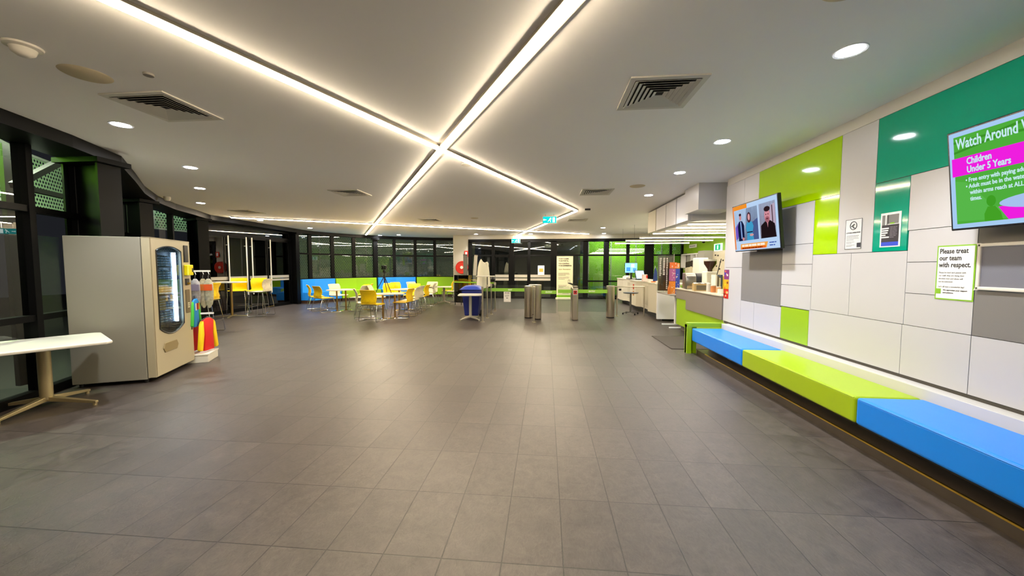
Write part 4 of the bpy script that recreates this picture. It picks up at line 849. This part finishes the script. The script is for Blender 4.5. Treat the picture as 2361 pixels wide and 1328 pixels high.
# ================================================================ CAFE COUNTER
t = thing('cafe_counter', 'lime and grey cafe counter with a cream worktop beside the panelled wall', 'counter', (3.1, 6.82, 0))
M().box(.02, .75, 0, 2.33, .14, .975).build('body', LIMEM, t); M().box(.1, .7, .02, 2.25, 0, .14).build('kick_board', mat('kick_grey', '#5b544d', .6), t)
TW2 = Matrix(((0, 0, 1, 0), (1, 0, 0, 0), (0, 1, 0, 0), (0, 0, 0, 1)))
M().prism([(0, .56), (1.70, .56), (1.70, .76), (2.33, .76), (2.33, .972), (0, .972)], -.004, .02, T=TW2).build('grey_cladding', mat('taupe_laminate', '#7d736a', .6), t)
M().box(-.02, .78, 0, 2.35, .975, 1.0).build('worktop', mat('worktop_cream', '#c9c0aa', .35), t, bevel=.004)
CT = 1.0
t = thing('pie_warmer', 'curved steel and black food warmer on the cafe counter', 'food warmer', (3.33, 8.68, CT), R(-8))
def hood(x0, x1, mt, name, d=.2, h=.36):
    pts = [(-d, 0), (-d, h * .55), (-d * .85, h * .8), (-d * .5, h * .97), (-d * .2, h), (d, h), (d, 0)]
    return M().prism(pts, x0, x1, T=Matrix(((1, 0, 0, 0), (0, 1, 0, 0), (0, 0, 1, 0), (0, 0, 0, 1))) @ Matrix(((0, 0, 1, 0), (1, 0, 0, 0), (0, 1, 0, 0), (0, 0, 0, 1)))).build(name, mt, t, bevel=.01, smooth=True)
hood(-.21, .0, mat('warm_steel', '#8f8a80', .3, metal=.9), 'steel_hood'); hood(.005, .25, BLACKP, 'black_side'); M().box(-.19, -.01, -.205, -.2, .02, .08).build('tray_front', STEEL, t); M().box(-.14, -.06, -.212, -.2, .1, .115).build('handle', CHROME, t)
t = thing('bamboo_box', 'wooden box with white sachets on the cafe counter', 'box', (3.26, 8.08, CT), R(-12)); bw = mat('bamboo', '#b79a62', .5, vary=.2, bscale=20)
m = M(); m.box(-.17, .17, -.14, -.13, 0, .15); m.box(-.17, .17, .13, .14, 0, .15); m.box(-.17, -.16, -.13, .13, 0, .15); m.box(.16, .17, -.13, .13, 0, .15); m.box(-.16, .16, -.13, .13, 0, .01); m.build('box_body', bw, t)
M().box(-.13, .10, -.145, -.14, .02, .12).build('front_panel', mat('panel_dark', '#6a6048', .5), t)
for k in range(5): M().box(-.15 + k * .06, -.10 + k * .06, -.12, .12, .1, .165).build('sachet_row', PAPER if k % 2 == 0 else mat('sachet_grey', '#9a958a', .6), t)
def jar(x, y, r, h, c, label):
    t = thing('jar', label, 'jar', (x, y, CT), 0, 'jars on the cafe counter'); M().lathe([(0, .0), (r, 0), (r, h * .85), (r * .85, h * .9)], n=20).build('jar_body', mat('jar' + c, c, .25), t, smooth=True); M().lathe([(r * .9, h * .88), (r * .95, h * .9), (r * .95, h), (0, h)], n=20).build('lid', mat('jar_lid', '#d8d0bc', .4), t, smooth=True)
jar(3.27, 7.78, .045, .17, '#c8c4b4', 'tall clear jar right of the wooden box'); jar(3.29, 7.62, .05, .14, '#c07844', 'amber jar right of the tall clear jar'); jar(3.31, 7.45, .045, .12, '#c89a6a', 'short tan jar at the counter back'); jar(3.2, 7.12, .05, .09, '#e2dcc8', 'small cream tub nearest the wall end')
t = thing('coffee_grinder', 'cream coffee grinder with a dark bean hopper on the cafe counter', 'coffee grinder', (3.5, 8.30, CT))
M().box(-.12, .12, -.12, .12, 0, .40).build('body', mat('grinder_cream', '#e2dcc6', .35), t, bevel=.02); M().box(-.03, .05, -.134, -.13, .25, .28).build('badge', mat('badge_grey', '#a9a698', .5), t)
M().lathe([(.045, .40), (.05, .45), (.12, .56), (.125, .62)], n=24).build('hopper', mat('bean_hopper', '#3a2015', .2), t, smooth=True); M().lathe([(.125, .62), (.125, .655), (0, .66)], n=24).build('hopper_lid', mat('lid_clear', '#cfc8ba', .2), t, smooth=True)
t = thing('espresso_machine', 'large white coffee machine behind the grinder', 'coffee machine', (4.14, 10.4, 0)); M().box(-.13, .12, -.2, .2, .92, 1.74).build('housing', mat('machine_white', '#ece8dc', .35), t, bevel=.02); M().box(-.14, .13, -.22, .22, 0, .92).build('stand_cabinet', CREAMW, t)
m = M(); m.box(-.1, .1, -.21, -.2, 1.0, 1.25); m.build('brew_recess', BLACKP, t)
t = thing('knock_rack', 'row of narrow books and cartons behind the jars', 'row of cartons', (3.37, 7.72, CT))
for k, c in enumerate(('#e3dcc4', '#6b5a3c', '#c9c0a0', '#3c4654', '#d8b830', '#8c4a2a')): M().box(.034 * k, .034 * k + .03, 0, .2, 0, .34 - .03 * (k % 3)).build('carton', mat('ct' + c, c, .5), t)
o = M().tube([(3.44, 7.85, 1.30), (3.5, 7.8, 1.66)], .008, 8).build('stirring_rod', BLACKP); tag(o, 'thin black rod leaning up from the cartons', 'rod')
t = thing('green_dish', 'small lime dish at the left end of the cafe counter', 'dish', (3.24, 9.05, CT)); M().lathe([(.04, 0), (.07, .03), (.085, .06), (.08, .06), (.06, .03), (0, .015)], n=20).build('bowl', GTAG, t, smooth=True)
t = thing('register_stand', 'white paper and black wedge stand behind the lime dish', 'stand', (3.42, 9.02, CT)); m = M(); m.prism([(0, 0), (.22, 0), (0, .2)], -.1, .1, T=Matrix.Rotation(R(90), 4, 'X')); m.build('wedge', BLACKP, t); M().beam((-.02, 0, .24), (.2, 0, .06), .2, .01).build('paper', PAPER, t)
# back bar along the green wall
t = thing('back_bar', 'cream back bar cabinet along the lime wall', 'cabinet', (5.6, 12.4, 0)); M().box(0, .58, 0, 4.9, .1, .9).build('cabinet_body', CREAMW, t); M().box(-.02, .59, 0, 4.9, .9, .94).build('worktop', MATS['worktop_cream'], t)
for k in range(6): M().box(-.02, 0, .03 + k * .8, .8 + k * .8, .14, .86).build('door', MATS['cream_counter'], t, bevel=.004)
t = thing('wall_shelf', 'white open wall shelf unit on the lime wall', 'shelf', (6.18, 15.9, 1.45), WALLROT)
m = M(); m.box(-1.2, 1.0, .55, .6, 0, .22); m.box(-1.2, 1.0, 0, .04, 0, .22)
for x in (-1.2, -.1, .45, .95): m.box(x, x + .05, 0, .6, 0, .22)
m.build('shelf_frame', PAPER, t); M().box(-1.2, 1.0, 0, .6, 0, .01).build('back_panel', mat('shelf_back', '#a8a8a0', .6), t)
rnd = random.Random(5)
for k in range(9):
    y = 15.85 - k * .18; z = .94; h = rnd.uniform(.42, .58)
    t = thing('coffee_bag', ['leftmost brown-topped coffee bag on the back bar', 'brown-topped coffee bag second from the left end', 'brown-topped coffee bag third from the left end', 'brown-topped coffee bag fourth from the left end', 'middle brown-topped coffee bag of the row', 'brown-topped coffee bag fourth from the right end', 'brown-topped coffee bag third from the right end', 'brown-topped coffee bag second from the right end', 'rightmost brown-topped coffee bag on the back bar'][k], 'coffee bag', (5.8, y, z), 0, 'coffee bags on the back bar')
    M().box(-.07, .07, -.08, .08, 0, h).build('carton', mat('carton_cream', '#d9cfae', .6), t); M().box(-.065, .065, -.075, .075, h, h + .24).build('bag', mat('coffee_brown', '#2e1d14', .5), t, bevel=.02)
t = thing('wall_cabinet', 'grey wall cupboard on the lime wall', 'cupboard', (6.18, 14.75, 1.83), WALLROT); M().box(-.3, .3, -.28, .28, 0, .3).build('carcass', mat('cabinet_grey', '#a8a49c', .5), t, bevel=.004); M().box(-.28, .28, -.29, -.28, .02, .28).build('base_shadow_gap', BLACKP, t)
t = thing('pegboard', 'cream pegboard with dark hooks on the lime wall', 'pegboard', (6.19, 13.9, 1.6), WALLROT); M().box(-.55, .55, -.55, .48, 0, .015).build('board', mat('peg_cream', '#d3cbb4', .6), t)
for x, y in ((-.3, .3), (-.1, .28), (.1, .05), (.3, .1), (-.2, -.1), (.05, -.2)): M().box(x, x + .03, y, y + .05, .015, .05).build('hook', DARKG, t)
t = thing('first_aid_sign', 'green and white emergency sign high on the lime wall', 'sign', (6.17, 13.98, 2.2), WALLROT); M().box(-.3, .3, -.13, .13, 0, .03).build('sign_box', emis('sign_white', '#e4f4ea', .4), t); plate('green_symbol', -.2, .2, -.1, .1, .031, emis('sign_green', '#2aa86a', .36), t); M().box(-.05, .05, -.07, .07, .033, .035).build('symbol', emis('sign_white', '', 1), t)
t = thing('direction_sign', 'small white sign with an arrow high on the lime wall', 'sign', (6.17, 16.3, 2.37), WALLROT); M().box(-.38, .38, -.07, .07, 0, .02).build('plate', PAPER, t); M().prism([(-.3, 0), (-.22, .035), (-.22, -.035)], .02, .022).build('arrow', INK, t); lines(t, -.16, .28, -.02, 1, .03, mat('ink_pale', '#8a8a84', .6), h=.035, seed=41, z=.023, last=1)
def cctv(x, y, z, label):
    t = thing('security_camera', label, 'camera', (x, y, z), 0, 'white dome cameras'); M().lathe([(.08, 0), (.085, -.03), (.06, -.04), (0, -.04)], n=24).build('mount', PAPER, t, smooth=True); M().lathe([(.055, -.04), (.05, -.08), (.03, -.1), (0, -.105)], n=24).build('dome', BLACKP, t, smooth=True); M().box(.0, .2, -.02, .02, -.03, 0).build('arm', PAPER, t)
cctv(5.98, 17.0, 2.55, 'white dome camera at the left end of the lime wall'); cctv(5.98, 14.8, 2.5, 'white dome camera left of the emergency sign')
t = thing('menu_frame', 'small dark framed sheet on the lime wall', 'frame', (6.18, 17.15, 1.9), WALLROT); M().box(-.16, .16, -.2, .2, 0, .015).build('frame', DARKG, t); lines(t, -.12, .12, .14, 7, .04, mat('menu_grey', '#8a8a80', .6), h=.014, seed=31, z=.017)
for k, (y, lb) in enumerate(((17.25, 'left white switch plate low on the lime wall'), (16.95, 'right white switch plate low on the lime wall'))):
    t = thing('switch_plate', lb, 'switch', (6.19, y, 1.42), WALLROT, 'switch plates on the lime wall'); M().box(-.06, .06, -.07, .09, 0, .012).build('plate', PAPER, t); plate('rocker', -.02, .02, -.03, .03, .013, DARKG, t)

# ================================================================ SIT-STAND DESK AND RECEPTION
t = thing('adjustable_desk', 'white height-adjustable desk end with T feet beside the cafe counter', 'desk', (3.35, 9.75, 0))
M().box(-.36, .36, -.55, .5, .80, .83).build('desktop', mat('desk_grey_edge', '#8f8a82', .5), t, bevel=.004); M().box(-.06, .06, -.04, .04, .74, .80).build('mount', BLACKP, t)
for y in (-.45, .12):
    M().box(-.03, .03, y - .04, y + .04, .03, .8).build('column', mat('desk_white', '#e4e6ea', .35), t, bevel=.004); M().box(-.34, .34, y - .035, y + .035, 0, .03).build('foot', MATS['desk_white'], t, bevel=.01)
m = M(); m.tube([(.1, -.1, .78), (-.06, -.12, .72), (-.15, -.14, .75), (-.05, -.1, .76), (.12, -.1, .6), (.16, -.1, .3)], .004, 6); m.build('cable', BLACKP, t)
t = thing('reception_counter', 'long cream reception counter with dark kick board running to the far windows', 'reception counter', (3.08, 10.5, 0))
M().box(-.02, .9, 0, .06, .06, .84).build('white_end_panel', mat('end_white', '#e6e6e8', .4), t)
m = M(); pts = [(0, .07), (.1, .5), (0, 1.0), (.12, 1.1), (.12, 2.2), (-.02, 2.4), (-.02, 3.3), (.14, 3.5), (.14, 4.4), (0, 4.6), (-.05, 5.6), (.9, 5.6), (.9, .07)]
m.prism(pts, .16, 1.0); m.build('body', CREAMW, t)
M().prism([(x - .02 if x < .5 else x + .02, y) for x, y in pts], 1.0, 1.03).build('worktop', mat('reception_top', '#cfc9b8', .35), t)
M().box(.15, .85, .1, 5.5, 0, .16).build('kick_board', BLACKP, t)
for y0, y1 in ((1.3, 2.0), (3.6, 4.3)): M().box(.10, .122, y0, y1, .3, .9).build('inset_panel', mat('inset_grey', '#b9b39e', .5), t)
M().box(-.03, -.018, 2.7, 2.85, .72, .9).build('red_label', mat('label_red', '#b8401c', .5), t); M().box(-.03, -.018, 2.7, 2.85, .5, .66).build('orange_label', mat('label_orange', '#c07830', .5), t)
t = thing('till_screen', 'blue-lit till screen on the reception counter', 'screen', (3.25, 14.5, 1.03), R(6)); s = M().box(-.26, .22, -.02, .02, .24, .62).build('monitor', BLACKP, t, bevel=.01); M().box(-.25, .21, -.024, -.02, .25, .61).build('lit_display', emis('till_blue', '#8fd0ff', .42), s)
for a0, a1, b0, b1, c in ((-.2, -.05, .3, .45, '#4a92d8'), (-.02, .1, .45, .58, '#e8f6ff'), (.05, .18, .28, .42, '#5a9ee0')): M().box(a0, a1, -.027, -.0245, b0, b1).build('tile', emis('till' + c, c, .36), s)
M().box(-.03, .03, 0, .04, .02, .3).build('stand', BLACKP, t); M().box(-.15, .15, -.1, .12, 0, .02).build('base', BLACKP, t)
t = thing('card_terminal', 'tilted pale blue tablet on the reception counter before the till screen', 'tablet', (3.36, 13.7, 1.03), R(10)); M().beam((0, -.1, .04), (.0, .05, .34), .34, .02, up=(0, 1, 0)).build('casing', BLACKP, t); M().beam((0, -.113, .05), (.0, .035, .33), .31, .004, up=(0, 1, 0)).build('lit_display', emis('tab_blue', '#c4e6ff', .4), t); M().box(-.1, .1, -.1, .15, 0, .03).build('base', BLACKP, t)
t = thing('paper_stack', 'loose white leaflets at the far end of the reception counter', 'leaflets', (3.3, 15.4, 1.03)); 
for k in range(4): M().box(-.15, .15, -.12, .12, k * .03, k * .03 + .025, T=Matrix.Rotation(k * .4, 4, 'Z')).build('leaflet_pile', PAPER, t)
t = thing('teardrop_flag', 'small navy teardrop flag on the reception counter', 'flag', (3.3, 11.6, 1.03)); M().prism([(-.06, .02), (.08, .05), (.06, .3), (.03, .42), (.0, .45), (-.02, .38)], -.006, .006, T=Matrix.Rotation(R(90), 4, 'X')).build('flag_cloth', mat('flag_navy', '#14326e', .6), t); M().tube([(-.05, 0, 0), (0, 0, .5)], .005, 6).build('pole', PAPER, t); M().box(-.1, .1, -.06, .06, 0, .03).build('base', mat('flag_orange', '#d8702c', .5), t)
t = thing('leaflet_box', 'white and red carton on the reception counter left of the flag', 'box', (3.2, 12.4, 1.03)); M().box(-.07, .07, -.08, .08, 0, .22).build('carton', mat('pale_pink', '#e8cfc8', .5), t); M().box(.03, .075, -.085, -.08, .1, .2).build('red_label', RED, t)
t = thing('white_carton', 'plain white box at the near end of the reception counter', 'box', (3.33, 10.85, 1.03)); M().box(-.2, .2, -.15, .15, -.02, .0).build('mat', PAPER, t); M().box(-.19, .1, -.12, .12, 0, .05).build('carton', PAPER, t, bevel=.01)
t = thing('sanitiser_bottle', 'white pump bottle between white box and clear screen', 'bottle', (3.18, 10.15, .83)); M().lathe([(0, 0), (.035, 0), (.035, .13), (.012, .16), (.012, .19), (0, .19)], n=16).build('bottle', PAPER, t, smooth=True); M().box(-.04, .01, -.008, .008, .19, .205).build('pump', PAPER, t)
t = thing('clear_screen', 'tall clear acrylic screen with white and grey lettering on the desk', 'acrylic screen', (2.99, 9.95, .83), (0, 0, R(-6))); M().box(-.1, .30, -.004, .004, 0, .98).build('acrylic_sheet', glass('acrylic', '#eef0ea', .8), t); M().box(-.08, .30, .006, .01, .05, .94).build('printed_sheet', mat('print_grey', '#8f9084', .5), t); M().box(.29, .31, -.008, .008, 0, 1.0).build('edge_post', CHROME, t)
rnd = random.Random(8)
for c in range(3):
    z = .9; m = M()
    while z > (.12 if c == 2 else .45):
        h = rnd.uniform(.035, .06); w2 = (.05, .05, .03)[c]; x = -.05 + c * .085; m.box(x, x + w2 * rnd.uniform(.7, 1.1), -.007, -.005, z - h * .7, z); z -= h
    m.build('print_column', mat('print_pale', '#c9c8be', .5), t)
t = thing('snack_display', 'stacked orange and purple-blue snack boxes on the desk beside the clear screen', 'snack display', (3.2, 9.55, .83)); t.scale = (.68, 1, 1)
for a0, a1, b0, b1, c in ((-.17, -.02, .32, .62, '#a85a8c'), (-.17, -.02, 0, .31, '#d8802c'), (-.015, .13, 0, .62, '#3a4a9c'), (-.16, .02, .63, .78, '#d86a2a'), (.025, .12, .63, .76, '#e08a3a')):
    b_ = M().box(a0, a1, -.08, .08, b0, b1).build('snack_box', mat('sb' + c, c, .4), t); m = M(); rnd = random.Random(sum(map(ord, c)))
    for q in range(9):
        x = rnd.uniform(a0, a1 - .03); z = rnd.uniform(b0, b1 - .04); m.box(x, x + rnd.uniform(.01, .03), -.083, -.081, z, z + rnd.uniform(.01, .03))
    m.build('packet_print', mat('print_light' if q % 2 else 'print_l2', '#d8c8b8', .5), b_)
o = M().lathe([(0, 0), (.03, 0), (.03, .14), (.012, .2), (.012, .24), (0, .24)], n=14).build('drink_bottle', mat('drink_orange', '#b8642c', .2), smooth=True); o.location = (3.02, 9.42, .83); tag(o, 'small amber bottle left of the snack boxes', 'bottle')
tag(M().box(2.29, 3.05, 6.93, 8.2, .0, .012).build('floor_mat', mat('mat_brown', '#4a433b', .95, bump=.6, bscale=200)), 'dark rectangular floor mat in front of the cafe counter', 'mat')

# ================================================================ OUTSIDE: PERFORATED SCREENS AND THEIR LIGHTS
PERF = perforated('lime_perforated_metal', '#86d000', .078, .32); PERF2 = perforated('grey_green_perforated_metal', '#7f9a78', .085, .30)
def screen(pts, z0, z1, mt, label):
    G = []; uv = []; s = 0; prev = None; bot = []; us = []
    for p in pts:
        p = Vector((p[0], p[1], 0)); s += (p - prev).length if prev is not None else 0; prev = p; us.append(s); bot.append(p)
    m = M()
    for i in range(len(bot) - 1):
        a, b = bot[i], bot[i + 1]; m.add([(a.x, a.y, z0), (b.x, b.y, z0), (b.x, b.y, z1), (a.x, a.y, z1)], [(0, 1, 2, 3)]); uv += [(us[i], z0), (us[i + 1], z0), (us[i + 1], z1), (us[i], z1)]
    t = thing('perforated_screen', label, 'metal screen', (0, 0, 0)); m.build('sheet', mt, t, recalc=False, uv=uv)
    m = M()
    for p in bot: m.beam((p.x, p.y, z0 if z0 > 2 else 0), (p.x, p.y, z1), .05, .05)
    for i in range(len(bot) - 1):
        for z in (z0, z1): m.beam((bot[i].x, bot[i].y, z), (bot[i + 1].x, bot[i + 1].y, z), .04, .05)
    m.build('frame', mat('screen_frame', '#8d918a', .5), t, recalc=False); return t
def offs(i, d): p = FV[i] - inward(i) * d; return (p.x, p.y)
screen([offs(3, 1.5), offs(4, 1.5), offs(5, 1.5), offs(6, 1.5)], 2.4, 4.2, PERF, 'lime perforated screen outside the high left window')
screen([offs(7, 1.3), offs(8, 1.3), offs(9, 1.3), offs(10, 1.2), offs(11, 1.1), offs(12, 1.1)], 2.62, 3.6, PERF2, 'pale green perforated band outside above the sliding doors')
screen([offs(12, 1.3), offs(14, 1.3), offs(16, 1.3), offs(18, 1.3), offs(20, 1.3)], .1, 3.6, PERF2, 'dim curved perforated screen outside the banquette windows')
screen([(2.1, 18.7), (3.2, 18.75), (4.4, 18.75), (5.6, 18.7), (6.8, 18.6)], .1, 3.4, PERF, 'bright lime perforated screen outside behind the reception')
def area(name, loc, rot, sx, sy, e, col):
    l = bpy.data.lights.new(name, 'AREA'); l.shape = 'RECTANGLE'; l.size = sx; l.size_y = sy; l.energy = e; l.color = col; o = bpy.data.objects.new(name, l); COL.objects.link(o); o.location = loc; o.rotation_euler = rot; return o
area('outdoor_wall_light', (3.6, 18.0, 3.5), (R(35), 0, 0), 2.6, .2, 30, (.95, 1, .8))
area('outdoor_wall_light', (3.8, 20.6, 2.6), (R(70), 0, 0), 3, .3, 30, (.85, 1, .45))
area('outdoor_wall_light', (-6.45, 4.2, 3.5), (R(38), 0, R(50)), 1.6, .2, 190, (.9, 1, .7))
area('outdoor_wall_light', (-10.9, 11.5, 3.6), (R(40), 0, R(85)), 5, .2, 12, (.8, 1, .8))
area('outdoor_wall_light', (-8.6, 18.3, 3.7), (R(40), 0, R(40)), 5, .2, 3.5, (.8, 1, .85))
# hedge bank behind the right-hand screen, seen through its holes
struct(M().box(1.6, 7.4, 21.2, 21.5, 0, 2.2).build('wall_garden', mat('hedge_green', '#6d8a30', .9, vary=.6, bscale=4, bump=.8)))
